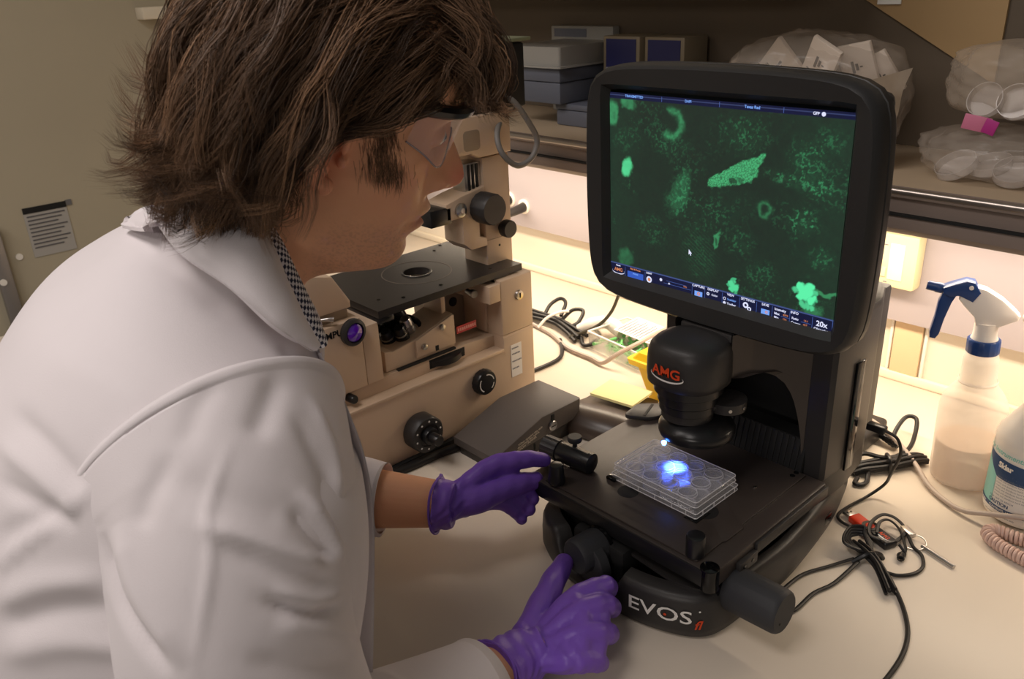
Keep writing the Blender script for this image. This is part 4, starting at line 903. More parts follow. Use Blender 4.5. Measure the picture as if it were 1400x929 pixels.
ln = thing('lanyard', 'black lanyard cord knotted around the red usb stick', 'lanyard', (.19, .2, 0))
obj('cord', tube([(.185, .182, .012), (.172, .180, .014), (.163, .20, .016), (.164, .228, .015), (.176, .238, .012), (.192, .235, .006), (.198, .220, .006), (.195, .19, .006), (.186, .180, .012)], .0024, 8, flat=.6), M_CABB, ln)
obj('cord', tube([(.176, .19, .013), (.17, .21, .016), (.175, .225, .014), (.19, .222, .010), (.205, .205, .006), (.213, .19, .005), (.21, .178, .004), (.217, .170, .004), (.2155, .184, .005), (.205, .19, .01)], .0022, 8, flat=.6), M_CABB, ln)
obj('cord', tube([(.199, .226, .006), (.215, .208, .003), (.230, .198, .003), (.240, .178, .003), (.238, .158, .003), (.226, .142, .003), (.212, .136, .004)], .0022, 8), M_CABB, ln)
obj('metal_crimp', box(-.010, .010, -.005, .005, 0, .006, .001, M=T(.199, .229, .003) @ rot('Z', -.6)), M_STEEL, ln)
obj('slider_bead', tube([(.213, .181, .005), (.2155, .172, .005)], [.004, .0045], 10), M_BLACKS, ln)
kr_ = thing('key_ring', 'thin steel split ring at the end of the lanyard', 'ring', (.213, .215, 0))
obj('ring', tube([(.213+.0135*math.cos(a), .2165+.0135*math.sin(a), .0035+.002*math.sin(a*1)) for a in np.linspace(0, 2*PI, 24, endpoint=False)], .0008, 6, n=3, closed=True), M_STEEL, kr_)
tag(obj('steel_pin', tube([(.2225, .2165, .003), (.2665, .2028, .003)], .0026, 14, smooth=False), M_STEEL), 'short polished steel pin lying on the worktop', 'pin')
fc = thing('flat_cable_bundle', 'folded bundle of thin black cables lying near the front of the worktop', 'cable', (.19, .14, 0))
b = bmesh.new()
for k in range(6):
    o1 = .004*math.cos(k*1.1); h = .004+.0035*(k % 3)
    tube([(.164+o1, .160+o1, h), (.184+o1, .148+o1*.8, h+.004), (.205+o1*.5, .134+o1*.6, h+.003), (.235+o1, .104+o1, h)], .0022, 7, bm=b)
obj('strand', b, M_CABB, fc)
for k in range(4): obj('strand_loop', tube([(.185, .148, .010), (.165-.002*k, .150-.004*k, .012+.002*k), (.156-.002*k, .160+.003*k, .013+.002*k), (.164, .172+.002*k, .014+.003*k), (.178-.003*k, .170, .012+.002*k), (.188, .152, .010)], .0020, 7), M_CABB, fc)
obj('strand_wrap', tube([(.176, .128, .003), (.188, .140, .014), (.196, .153, .012), (.199, .160, .003)], .0032, 7), M_BLACKS, fc)
obj('cable_lead', tube([(.1425, .012, .003), (.1425, .0295, .003), (.1452, .067, .003), (.1608, .104, .003), (.1759, .1326, .006)], .0024, 8, flat=.5), M_CABB, fc)
obj('cable_lead', tube([(.150, -.012, .003), (.1609, -.007, .003), (.1702, .006, .003), (.1711, .0451, .003), (.1794, .079, .003), (.1824, .1305, .006)], .0026, 8, flat=.5), M_CABB, fc)
obj('cable_lead', tube([(.214, .134, .006), (.2233, .1268, .005), (.2527, .0948, .003), (.2742, .0597, .003), (.2851, .0225, .003), (.2882, -.023, .003), (.286, -.06, .003)], .0027, 8), M_CABB, fc)
# coiled handset cord
hc = thing('coiled_cable', 'pinkish coiled handset cord at the lower right edge of the worktop', 'cable', (.29, .28, 0))
path = smooth_path([(.40, .30, .009), (.34, .305, .009), (.300, .303, .009), (.279, .301, .010), (.2715, .290, .010), (.283, .278, .009), (.31, .268, .009), (.36, .258, .009)], 60)
dd = np.r_[0, np.cumsum(np.linalg.norm(np.diff(path, axis=0), axis=1))]; L = dd[-1]; n_ = int(L/.0052*14); pts = []
for i in range(n_):
    s = L*i/n_; p = np.array([np.interp(s, dd, path[:, q]) for q in range(3)]); p2 = np.array([np.interp(s+.001, dd, path[:, q]) for q in range(3)])
    t = p2-p; t /= np.linalg.norm(t)+1e-9; u = np.cross([0, 0, 1], t); a = 2*PI*i/14
    pts.append(p + .0062*(math.cos(a)*u + math.sin(a)*np.array([0, 0, 1])))
obj('coil', tube(pts, .0024, 6, smooth=False), mat('cord_pink', (206, 176, 164), .4), hc)
# ------------------------------------------------------------------ on the shelf
M_BOXG = mat('frosted_box', (150, 148, 143), .35, noise=.02); M_BOXD = mat('blue_grey_plastic', (98, 102, 114), .4); M_BOXC = mat('cream_box', (136, 124, 104), .5)
def bx(name, label, x0, x1, y0, y1, z0, z1, m, lid=None, group=None):
    t = thing(name, label, 'box', ((x0+x1)/2, (y0+y1)/2, z0), group=group)
    zl = z1-(z1-z0)*.28 if lid else z1
    obj('body', box(x0, x1, y0, y1, z0, zl-.0005 if lid else z1, .003), m, t)
    if lid: obj('lid', box(x0-.0015, x1+.0015, y0-.0015, y1+.0015, zl, z1, .003), lid, t)
    return t
z = .4055
bx('storage_box', 'blue-grey storage box at the bottom, beside the lamp housing', -.655, -.535, .475, .60, z, .447, M_BOXD, M_BOXD, group='storage boxes on the shelf')
bx('storage_box', 'short blue-banded box standing behind the monitor corner', -.520, -.42, .440, .56, z, .447, M_BOXG, M_BOXD, group='storage boxes on the shelf')
tb = thing('tray_box', 'grey lidded box under the clear tray', 'box', (-.67, .48, .45))
obj('body', box(-.755, -.625, .455, .60, .4475, .487, .003), M_BOXD, tb); obj('lid', box(-.757, -.623, .453, .602, .4875, .513, .003), M_BOXD, tb)
tc_ = thing('clear_tray', 'pale clear tray topmost of the stack by the lamp housing', 'tray', (-.65, .48, .515))
obj('tray', frustum(-.69, .53, .068, .078, .074, .084, .5145, .552, .006), M_BOXG, tc_); obj('tray_flange', frustum(-.69, .53, .076, .086, .076, .086, .5138, .5172, .006), M_BOXG, tc_)
bx('reagent_box', 'cream box lying flat beneath the two navy kit boxes', -.575, -.33, .50, .63, .4705, .492, M_BOXC, None, group='flat boxes on the shelf')
bx('reagent_box', 'grey box under the flat cream one', -.57, -.36, .51, .62, .4475, .4700, M_BOXD, None, group='flat boxes on the shelf')
for k, x in enumerate((-.60, -.50)):
    t = thing('kit_box', ('left' if k == 0 else 'right') + ' navy-fronted kit box at the back of the shelf', 'box', (x+.04, .58, .493), group='navy kit boxes on the shelf')
    obj('carton', box(x, x+.088, .55, .62, .4925, .565, .002), M_BOXC, t)
    obj('printed_front', box(x+.008, x+.080, .5488, .5499, .500, .560), mat('navy_print', (40, 42, 92), .45), t)
    obj('pale_stripe', box(x+.008, x+.080, .5482, .5487, .506, .509), mat('stripe_grey', (150, 150, 160), .5), t)
t = thing('flat_carton', 'flat white carton standing on edge behind the clear tray', 'box', (-.72, .62, .4055))
obj('carton', box(-.80, -.63, .612, .633, .4055, .577, .002), M_BOXG, t); obj('dark_window', box(-.79, -.70, .6108, .6119, .556, .572), M_BOXD, t)
# bags
M_BAG = mat('bag_film', (220, 206, 192), .2, alpha=.22, spec=.7); M_BAG2 = mat('bag_film_dense', (206, 190, 172), .28, alpha=.36, spec=.6)
def bag(cx, cy, hx, hy, z0, z1, seed, m, name, parent, tilt=0, peak=None):
    b = bmesh.new(); bmesh.ops.create_icosphere(b, subdivisions=5, radius=1); r = np.random.default_rng(seed); ph = r.uniform(0, 6.28, (9, 3)); k = r.normal(0, 1, (9, 3))
    for v in b.verts:
        x, y, zz = v.co; e = 3.2; s = (abs(x)**e+abs(y)**e+abs(zz)**e)**(-1/e); p = np.array([x, y, zz])*s
        d = 0
        for q in range(9):
            w = k[q]*(1.5+q*.8); t_ = math.sin(p @ w + ph[q, 0]); d += (1-abs(t_))**2*.10/(1+q*.22)
        p = p*(1-.16+d*.55); zz2 = p[2]
        if zz2 > 0: zz2 *= 1+ (peak(p[0], p[1]) if peak else 0)
        v.co = Vector((cx+hx*p[0]+tilt*zz2*.02, cy+hy*p[1], max(z0+.0005, z0+(zz2+1)/2*(z1-z0))))
    return obj(name, b, m, parent, smooth=180)
b1 = thing('supply_bag', 'large clear bag of white packets behind the top right of the monitor', 'bag', (-.14, .51, z))
bag(-.15, .525, .15, .095, z, .575, 3, M_BAG, 'bag', b1, peak=lambda x, y: .22*(1-abs(x)))
for k, (x, y, zz, a, w) in enumerate(((-.11, .47, .545, .5, .05), (-.07, .50, .54, -.2, .05), (-.045, .52, .525, -.5, .045), (-.20, .52, .53, .8, .07), (-.15, .49, .50, .1, .06), (-.12, .47, .455, .05, .10))):
    pk = obj('packet', box(-w/2, w/2, -.004, .004, -.035, .03, .0015, M=T(x, y, zz) @ rot('Y', a) @ rot('X', .35)), mat('packet_white', (222, 208, 194), .6), b1)
    if k < 4:
        bb = bmesh.new()
        for q in range(3): box(-.008+q*.006, -.004+q*.006, -.0048, -.0044, -.012+.004*q, .006-.004*q, bm=bb, M=T(x, y, zz) @ rot('Y', a) @ rot('X', .35))
        for q in range(4): box(-w*.35, w*.1*(1+q % 2), -.0048, -.0044, -.02-q*.003, -.0188-q*.003, bm=bb, M=T(x, y, zz) @ rot('Y', a) @ rot('X', .35))
        obj('print_mark', bb, mat('packet_print', (60, 56, 54), .6), pk, smooth=0)
gx_ = bmesh.new()
obj('dark_sleeve', box(-.33, -.20, .50, .56, .41, .53, .01, M=rot('Y', 0)), mat('sleeve_grey', (110, 104, 96), .4, alpha=.6), b1)
b2 = thing('folded_bag', 'flat beige bag folded upright beside the monitor edge', 'bag', (.0, .47, z))
def sheetbag():
    b = bmesh.new(); N = 14; V = []
    for i in range(N+1):
        row = []
        for j in range(N+1):
            u, v = i/N, j/N; x = -.075+.085*u + .012*v - .02*v*(1-u); zz = z + .001 + (.115+.02*u)*v*(1-.12*(1-u)); y = .412 + .05*u*.5 + .030*v + .004*math.sin(9*u+3*v) + .004*math.sin(14*v)
            row.append(b.verts.new((x, y, zz)))
        V.append(row)
    for i in range(N):
        for j in range(N): b.faces.new((V[i][j], V[i+1][j], V[i+1][j+1], V[i][j+1]))
    bmesh.ops.solidify(b, geom=b.faces[:], thickness=.0015); return b
obj('sheet', sheetbag(), mat('bag_beige', (176, 158, 136), .5), b2, smooth=60)
b3 = thing('dish_bag', 'clear bag of round dishes at the right end of the shelf, upper one', 'bag', (.16, .53, .48), group='bags of dishes on the shelf')
bag(.175, .53, .13, .085, .474, .580, 11, M_BAG2, 'bag', b3)
b4 = thing('dish_bag', 'clear bag of round dishes at the right end of the shelf, lower one', 'bag', (.17, .49, z), group='bags of dishes on the shelf')
bag(.185, .485, .145, .085, z, .474, 17, M_BAG, 'bag', b4)
M_DISH = mat('dish_clear', (226, 218, 212), .12, alpha=.45)
for k in range(5):
    x = .105+.035*k; obj('dish', lathe([(.0005, 0), (.024, 0), (.026, .002), (.026, .012), (.0248, .012), (.0245, .002), (.0005, .0015)], 30, T(x, .455+.014*(k % 2), .418+.002*(k % 2)) @ Euler((.5-.2*(k % 2), .15*k-.3, 0)).to_matrix().to_4x4(), cap=False), M_DISH, b4)
for k in range(4):
    x = .125+.035*k; obj('dish', lathe([(.0005, 0), (.020, 0), (.022, .002), (.022, .012), (.0208, .012), (.0205, .002), (.0005, .0015)], 30, T(x, .462, .505) @ Euler((1.1, .2*k-.3, 0)).to_matrix().to_4x4(), cap=False), M_DISH, b3)
tag(obj('pink_tag', box(-.016, .016, -.001, .001, -.009, .010, .0008, M=T(.126, .432, .482) @ rot('Y', .18) @ rot('Z', .2)), mat('pink_card', (206, 120, 150), .5)), 'pink card tag lying between the two bags of dishes', 'tag')
tag(obj('pink_tag', box(-.008, .008, -.001, .001, -.008, .010, .0008, M=T(.143, .429, .479) @ rot('Y', .3)), mat('magenta_card', (176, 50, 130), .5)), 'magenta tag behind the pink card on the bag of dishes', 'tag')
# thin panel in lighter beige paints the lit wall beyond a slanting shadow edge
bp = struct('lit_wall_patch', prism([(-.205, .66), (.066, .508), (.072, .508), (.072, .9), (-.205, .9)], YW-.022, YW-.0165, M=Matrix(((1, 0, 0, 0), (0, 0, 1, 0), (0, 1, 0, 0), (0, 0, 0, 1)))), mat('lit_wall_beige', (176, 146, 104), .55), label='lighter beige panel standing for the lit wall above a slanting shadow edge')
nt_ = thing('taped_note', 'white paper note with a red spot on the lighter beige part of the wall', 'note', (-.09, .62, .625))
obj('paper', box(-.112, -.076, .626, .6285, .613, .66), mat('paper_white', (240, 238, 232), .7), nt_)
obj('red_spot', cyl(.005, 0, .0006, 14, frz((-.083, .626, .626), (0, -1, 0))), mat('red_print', (176, 40, 36), .5), nt_)
# far left wall: notice, rack edge, panel seam, bolts
nl = thing('notice_label', 'grey printed notice on the far left wall panel', 'notice', (-2.3, -.085, .03))
obj('card', box(-2.3, -2.297, -.145, -.022, -.055, .088), mat('card_grey', (172, 168, 162), .6), nl)
obj('header_bar', box(-2.297, -2.2955, -.145, -.022, .080, .098), M_BLACKM, nl)
b = bmesh.new()
for q in range(9): box(-2.2968, -2.2955, -.138, -.03-.012*(q % 3), .068-q*.012, .072-q*.012, bm=b)
obj('print_line', b, mat('print_dark', (96, 94, 96), .6), nl, smooth=0)
obj('tab', box(-2.3, -2.297, -.022, -.004, .083, .10), mat('tab_grey', (110, 108, 108), .6), nl)
tag(obj('wall_rack', box(-2.3, -2.24, .31, .62, .60, .635, .003), mat('rack_white', (226, 214, 192), .5)), 'white ledge on the far wall above the head', 'ledge')
struct('trim_8', box(-2.3, -2.27, -.262, -.222, -.9, .06, .004), mat('post_grey', (140, 134, 130), .4, metal=.5), label='grey upright edge strip at far left')
for k, (y, zz) in enumerate(((-.186, -.042), (-.252, -.10))): tag(obj('bolt_cap', cyl(.010, 0, .004, 16, frz((-2.2705 if k else -2.3, y, zz), (1, 0, 0))), M_CREAMW), ('upper' if k == 0 else 'lower') + ' pale bolt cap at the far left', 'bolt', 'bolt caps at the far left')
# ------------------------------------------------------------------ the person
ps = thing('person', 'person with wavy brown hair in white lab coat and purple gloves leaning towards the screen', 'person', (-.2, -.6, -.2))
HM = Matrix.Translation((-.0976, -.3587, .577)) @ rot('Z', math.radians(67.98)) @ rot('Y', math.radians(21.92)) @ rot('X', math.radians(12.67))
HMn = np.array(HM)
def hw(P): P = np.atleast_2d(np.array(P, float)); return P @ HMn[:3, :3].T + HMn[:3, 3]
def ray(u, v): return np.array(_r) @ np.array([(u-700)/F_PX, (464.5-v)/F_PX, -1.0])
def at(u, v, d): return np.array(CAM) + ray(u, v)*d                     # point seen at (u, v), d metres deep: measured from the photograph
def cr1(P, n):
    P = np.array(P, float); Q = np.concatenate([[2*P[0]-P[1]], P, [2*P[-1]-P[-2]]]); x = np.linspace(0, len(P)-1, n); i = np.minimum(x.astype(int), len(P)-2); t = (x-i).reshape((-1,)+(1,)*(P.ndim-1))
    a, b, c, d = Q[i], Q[i+1], Q[i+2], Q[i+3]
    return .5*(2*b+(-a+c)*t+(2*a-5*b+4*c-d)*t**2+(-a+3*b-3*c+d)*t**3)
def grid_bm(G, closed=True, bm=None, caps=True):
    b = bm if bm is not None else bmesh.new(); n, m = G.shape[:2]
    V = [[b.verts.new(G[i, j]) for j in range(m)] for i in range(n)]
    for i in range(n-1):
        for j in range(m if closed else m-1): b.faces.new((V[i][j], V[i][(j+1) % m], V[i+1][(j+1) % m], V[i+1][j]))
    if closed and caps: b.faces.new(V[0][::-1]); b.faces.new(V[-1])
    return b
# head: half contours from front middle to back middle (x forward, y half width), z front / z back
HS = [
 (.137, .136, [(.012, 0), (.010, .006), (.008, .010), (.004, .014), (0, .016), (-.006, .015), (-.012, .012), (-.016, .007), (-.018, 0)]),
 (.122, .126, [(.056, 0), (.053, .018), (.047, .032), (.036, .044), (.018, .052), (-.010, .054), (-.034, .046), (-.052, .026), (-.058, 0)]),
 (.098, .104, [(.082, 0), (.079, .020), (.071, .038), (.057, .053), (.034, .064), (-.006, .068), (-.048, .058), (-.076, .034), (-.086, 0)]),
 (.070, .070, [(.095, 0), (.092, .020), (.085, .038), (.072, .054), (.048, .066), (.0, .074), (-.050, .066), (-.084, .040), (-.098, 0)]),
 (.048, .045, [(.1005, 0), (.098, .016), (.0925, .032), (.080, .048), (.054, .0625), (.004, .0745), (-.050, .067), (-.086, .040), (-.100, 0)]),
 (.034, .025, [(.0965, 0), (.0915, .014), (.086, .030), (.076, .046), (.052, .0605), (.004, .074), (-.048, .066), (-.084, .039), (-.098, 0)]),
 (.022, .010, [(.0925, 0), (.087, .013), (.0815, .029), (.0745, .045), (.052, .061), (.004, .073), (-.045, .065), (-.080, .038), (-.094, 0)]),
 (.006, -.008, [(.0935, 0), (.090, .014), (.0855, .029), (.0765, .045), (.053, .062), (.006, .070), (-.042, .062), (-.075, .036), (-.088, 0)]),
 (-.013, -.026, [(.0965, 0), (.0935, .014), (.087, .029), (.076, .044), (.051, .059), (.006, .067), (-.038, .058), (-.069, .034), (-.080, 0)]),
 (-.033, -.042, [(.1005, 0), (.0965, .014), (.088, .028), (.073, .042), (.047, .0555), (.004, .064), (-.036, .056), (-.064, .033), (-.074, 0)]),
 (-.048, -.055, [(.1085, 0), (.1015, .013), (.089, .027), (.071, .041), (.045, .0535), (.001, .062), (-.036, .055), (-.061, .032), (-.070, 0)]),
 (-.0595, -.066, [(.1045, 0), (.0985, .013), (.087, .027), (.069, .040), (.043, .0525), (-.001, .061), (-.036, .055), (-.060, .032), (-.068, 0)]),
 (-.0675, -.074, [(.1065, 0), (.099, .013), (.086, .026), (.068, .039), (.041, .0515), (-.003, .060), (-.037, .055), (-.060, .032), (-.067, 0)]),
 (-.0795, -.085, [(.0975, 0), (.0935, .013), (.083, .026), (.065, .038), (.038, .050), (-.006, .059), (-.038, .055), (-.060, .032), (-.067, 0)]),
 (-.090, -.094, [(.1000, 0), (.0960, .014), (.083, .027), (.062, .038), (.035, .049), (-.008, .058), (-.039, .055), (-.060, .032), (-.067, 0)]),
 (-.102, -.104, [(.0975, 0), (.0935, .014), (.079, .026), (.057, .037), (.031, .047), (-.011, .057), (-.040, .055), (-.061, .032), (-.068, 0)]),
 (-.113, -.112, [(.0885, 0), (.0845, .013), (.069, .024), (.047, .035), (.024, .045), (-.014, .056), (-.041, .055), (-.061, .033), (-.069, 0)]),
 (-.1175, -.122, [(.072, 0), (.068, .012), (.056, .022), (.038, .033), (.018, .044), (-.017, .056), (-.042, .055), (-.062, .034), (-.071, 0)]),
 (-.1175, -.132, [(.046, 0), (.044, .012), (.038, .022), (.028, .033), (.011, .045), (-.019, .057), (-.044, .056), (-.064, .036), (-.074, 0)]),
 (-.124, -.145, [(.029, 0), (.027, .013), (.023, .025), (.014, .038), (.001, .049), (-.022, .058), (-.048, .058), (-.069, .038), (-.080, 0)]),
 (-.150, -.165, [(.021, 0), (.019, .014), (.014, .028), (.004, .042), (-.008, .053), (-.028, .058), (-.056, .057), (-.078, .038), (-.088, 0)]),
 (-.195, -.185, [(.018, 0), (.016, .018), (.011, .034), (.001, .050), (-.010, .052), (-.030, .057), (-.056, .056), (-.076, .038), (-.086, 0)])]
A = np.array([[(x, y, zf+(zb-zf)*k/8) for k, (x, y) in enumerate(c)] for zf, zb, c in HS])
A = cr1(A, 190); A = np.swapaxes(cr1(np.swapaxes(A, 0, 1), 64), 0, 1)     # rows down, columns round the half head
def sculpt(H, s):
    x, y, z = H[..., 0].copy(), H[..., 1].copy(), H[..., 2].copy()
    front = ss(x, .04, .075)
    g = lambda cy, cz, ry, rz: np.exp(-((y-cy)/ry)**2-((z-cz)/rz)**2)
    prof = np.interp(z, [-.0395, -.0355, -.0315, -.0265, -.0205, -.0125, -.003, .008, .019, .030, .040, .05], [0, .002, .0125, .0240, .0315, .0330, .0290, .0210, .0125, .0055, .0012, 0])
    wid = np.interp(z, [-.03, -.015, 0, .02, .035], [.0125, .0125, .0095, .0078, .009])
    x = x + front*prof*np.exp(-(y/wid)**2.0)
    x = x + front*.0105*g(.0155, -.0225, .0055, .0085) - front*.004*g(.0235, -.0195, .004, .012)      # nostril wings
    x = x - front*.007*g(.0085, -.033, .0045, .0035)                                                   # nostrils
    x = x - front*.0075*g(.032, .026, .0125, .0105) + front*.0050*g(.033, .0245, .011, .0055)         # socket, lids
    x = x - front*.0022*g(.034, .0235, .012, .0013)                                                     # lid crease
    x = x + front*.0040*g(.030, .047, .020, .0065)                                                      # brow ridge
    x = x - front*.0042*np.exp(-((z+.0595)/.0016)**2)*np.exp(-(y/.022)**4)                             # mouth line
    x = x + front*.0026*np.exp(-((z+.0515)/.0055)**2)*np.exp(-(y/.018)**2) + front*.0030*np.exp(-((z+.0675)/.0050)**2)*np.exp(-(y/.016)**2)
    x = x - front*.0018*np.exp(-(y/.004)**2)*np.exp(-((z+.042)/.006)**2)                              # philtrum
    x = x - front*.003*g(.027, -.063, .006, .010)                                                       # mouth corner
    y = y + .0035*np.exp(-((x-.055)/.02)**2-((z-.004)/.014)**2)*ss(y, .03, .05)                        # cheek bone
    y = y - .003*np.exp(-((x-.05)/.022)**2-((z+.05)/.02)**2)*ss(y, .02, .04)
    y = y + .0045*np.exp(-((x-.008)/.02)**2-((z+.072)/.018)**2)*ss(y, .03, .045)                       # jaw angle
    y = y + .004*np.exp(-((z+.135)/.05)**2)*np.exp(-((x+.01+ (z+.06)*.25)/.012)**2)*ss(y, .03, .045)   # neck muscle
    return np.stack([x, y*s, z], -1)
Rh = sculpt(A, -1); Lh = sculpt(A, 1)
HG = np.concatenate([Rh, Lh[:, ::-1][:, 1:-1]], 1)
bodyb = grid_bm(hw(HG.reshape(-1, 3)).reshape(HG.shape))
def lofttube(C_, R_, n=28, up=(0, 0, 1), bm=None, m=40, flat=None, e=2.0):
    """tube through centres C_ with radii R_ (number or (a, b))"""
    C_ = cr1(np.array(C_, float), m); R_ = np.array([(r, r) if np.isscalar(r) else r for r in R_], float); R_ = cr1(R_, m)
    Tt = np.gradient(C_, axis=0); Tt /= np.linalg.norm(Tt, axis=1)[:, None]
    u = np.cross(np.array(up, float), Tt[0]); u /= np.linalg.norm(u); G = []
    for i in range(m):
        u = u - Tt[i]*(u @ Tt[i]); u /= np.linalg.norm(u); v = np.cross(Tt[i], u); a = np.linspace(0, 2*PI, n, endpoint=False)
        c, s_ = np.cos(a), np.sin(a); k = (abs(c)**e+abs(s_)**e)**(-1/e)
        G.append(C_[i] + R_[i, 0]*(c*k)[:, None]*u + R_[i, 1]*(s_*k)[:, None]*v)
    return grid_bm(np.array(G), bm=bm)
def ball(c, r, bm=None, sc=(1, 1, 1), M=None):
    b = bmesh.new(); bmesh.ops.create_icosphere(b, subdivisions=3, radius=1)
    for v in b.verts:
        p = Vector((v.co.x*r*sc[0], v.co.y*r*sc[1], v.co.z*r*sc[2]))
        v.co = (M @ p if M is not None else p) + Vector(c)
    return add(bm, b) if bm is not None else b
# ears
for s in (-1, 1):
    def E(x, y, z): return Vector(hw((x, s*y, z))[0])
    path = [(.004, .0735, .004), (.002, .080, .018), (-.006, .086, .029), (-.019, .090, .030), (-.027, .090, .018), (-.026, .087, .0), (-.018, .082, -.016), (-.008, .078, -.026)]
    lofttube([hw((x, s*y, z))[0] for x, y, z in path], [.004, .0042, .0042, .0045, .0045, .0042, .0045, .006], n=12, m=30, bm=bodyb)
    lofttube([hw((x, s*y, z))[0] for x, y, z in [(-.012, .077, .024), (-.019, .080, .010), (-.016, .079, -.006), (-.006, .0755, -.016)]], [.006, .0075, .0075, .006], n=12, m=20, bm=bodyb)
    ball(hw((-.003, s*.0765, -.0265))[0], .0075, bodyb, (1, .7, 1.1), HM.to_3x3().to_4x4())
    ball(hw((.005, s*.0735, -.005))[0], .0055, bodyb, (.8, .8, 1.1), HM.to_3x3().to_4x4())
    ball(hw((.0765, s*.0325, .0245))[0], .0118, bodyb)
# joints
RDIR = np.array([.91, -.41, 0]); FDIR = np.array([.41, .91, 0])
R_SH = np.array([-.03, -.510, .345]); R_EL = np.array([.053, -.535, .076]); R_WR = np.array([.0345, -.297, .046])
L_SH = np.array([-.31, -.46, .345]); L_EL = np.array([-.385, -.375, .098]); L_WR = np.array([-.186, -.212, .085])
torso_back = [(-.176, -.452, .502), (-.20, -.48, .505), (-.235, -.53, .475), (-.262, -.580, .435), (-.31, -.645, .335), (-.35, -.71, .20), (-.39, -.77, .02), (-.41, -.79, -.16)]
torso_front = [(-.112, -.408, .448), (-.088, -.395, .41), (-.062, -.412, .365), (-.035, -.405, .31), (-.03, -.42, .22), (-.05, -.47, .08), (-.12, -.57, -.04), (-.15, -.59, -.19)]
torso_half = [.052, .085, .165, .195, .205, .205, .205, .205]
def torso_grid(grow, n=220, m=160, e=2.4, trim=0):
    B = cr1(torso_back, n); Fr = cr1(torso_front, n); Hf = cr1(np.array(torso_half)[:, None], n)[:, 0]
    a = np.linspace(0, 2*PI, m, endpoint=False); c, s_ = np.cos(a), np.sin(a); k = (abs(c)**e+abs(s_)**e)**(-1/e)
    ctr = (B+Fr)/2; h = (B-Fr)/2; hl = np.linalg.norm(h, axis=1, keepdims=True)
    return ctr[:, None] + RDIR[None, None]*((Hf+grow)[:, None]*(c*k)[None])[..., None] + (h*(hl+grow)/hl)[:, None]*(s_*k)[None, :, None]
grid_bm(torso_grid(-.036, 50, 48)[8:], bm=bodyb)
neck0 = hw((-.03, 0, -.12))[0]
lofttube([neck0, (-.13, -.435, .47), (-.15, -.46, .42)], [.052, .050, .052], m=16, bm=bodyb)
lofttube([(-.11, -.48, .36), R_SH, (R_SH+R_EL)/2+[.005, -.005, 0], R_EL, (R_EL*.6+R_WR*.4), R_WR*.93+R_EL*.07, R_WR], [.045, .046, .044, .040, .041, .029, .027], bm=bodyb, m=44)
lofttube([(-.22, -.40, .40), L_SH, (L_SH+L_EL)/2, L_EL, (L_EL*.6+L_WR*.4), L_WR*.93+L_EL*.07, L_WR], [.06, .058, .050, .042, .042, .030, .028], bm=bodyb, m=44)
# hands: joint chains in the photograph's pose
HANDS = {
 'R': dict(wr=R_WR, fingers=[
   [(.034, -.262, .054), (.0327, -.2128, .068), (.0369, -.1690, .063), (.028, -.1555, .044), (.012, -.1560, .034)],
   [(.042, -.266, .054), (.0535, -.2245, .071), (.0570, -.1920, .064), (.0490, -.1720, .043), (.036, -.1690, .029)],
   [(.050, -.274, .053), (.0720, -.2440, .067), (.0790, -.2180, .057), (.0700, -.1980, .037), (.056, -.1920, .024)],
   [(.056, -.284, .050), (.0850, -.2680, .059), (.0930, -.2450, .048), (.0850, -.2300, .030), (.074, -.2220, .018)]],
   thumb=[(.026, -.280, .050), (.0140, -.2560, .050), (-.0035, -.2220, .053), (-.0210, -.1880, .051), (-.0370, -.1560, .047)], r=1.0),
 'L': dict(wr=L_WR, fingers=[
   [(-.183, -.190, .096), (-.1740, -.1440, .1130), (-.1555, -.1180, .1180), (-.1470, -.1000, .1160), (-.1410, -.0830, .1090)],
   [(-.182, -.190, .088), (-.1740, -.1420, .0980), (-.1570, -.1200, .0860), (-.1450, -.1120, .0740), (-.1330, -.1130, .0690)],
   [(-.180, -.191, .080), (-.1710, -.1450, .0830), (-.1540, -.1260, .0720), (-.1420, -.1200, .0620), (-.1310, -.1210, .0580)],
   [(-.178, -.193, .073), (-.1660, -.1490, .0690), (-.1520, -.1350, .0600), (-.1420, -.1310, .0520), (-.1330, -.1340, .0490)]],
   thumb=[(-.177, -.196, .084), (-.1640, -.1800, .0850), (-.1540, -.1500, .0900), (-.1455, -.1250, .0915), (-.1380, -.1030, .0900)], r=1.0)}
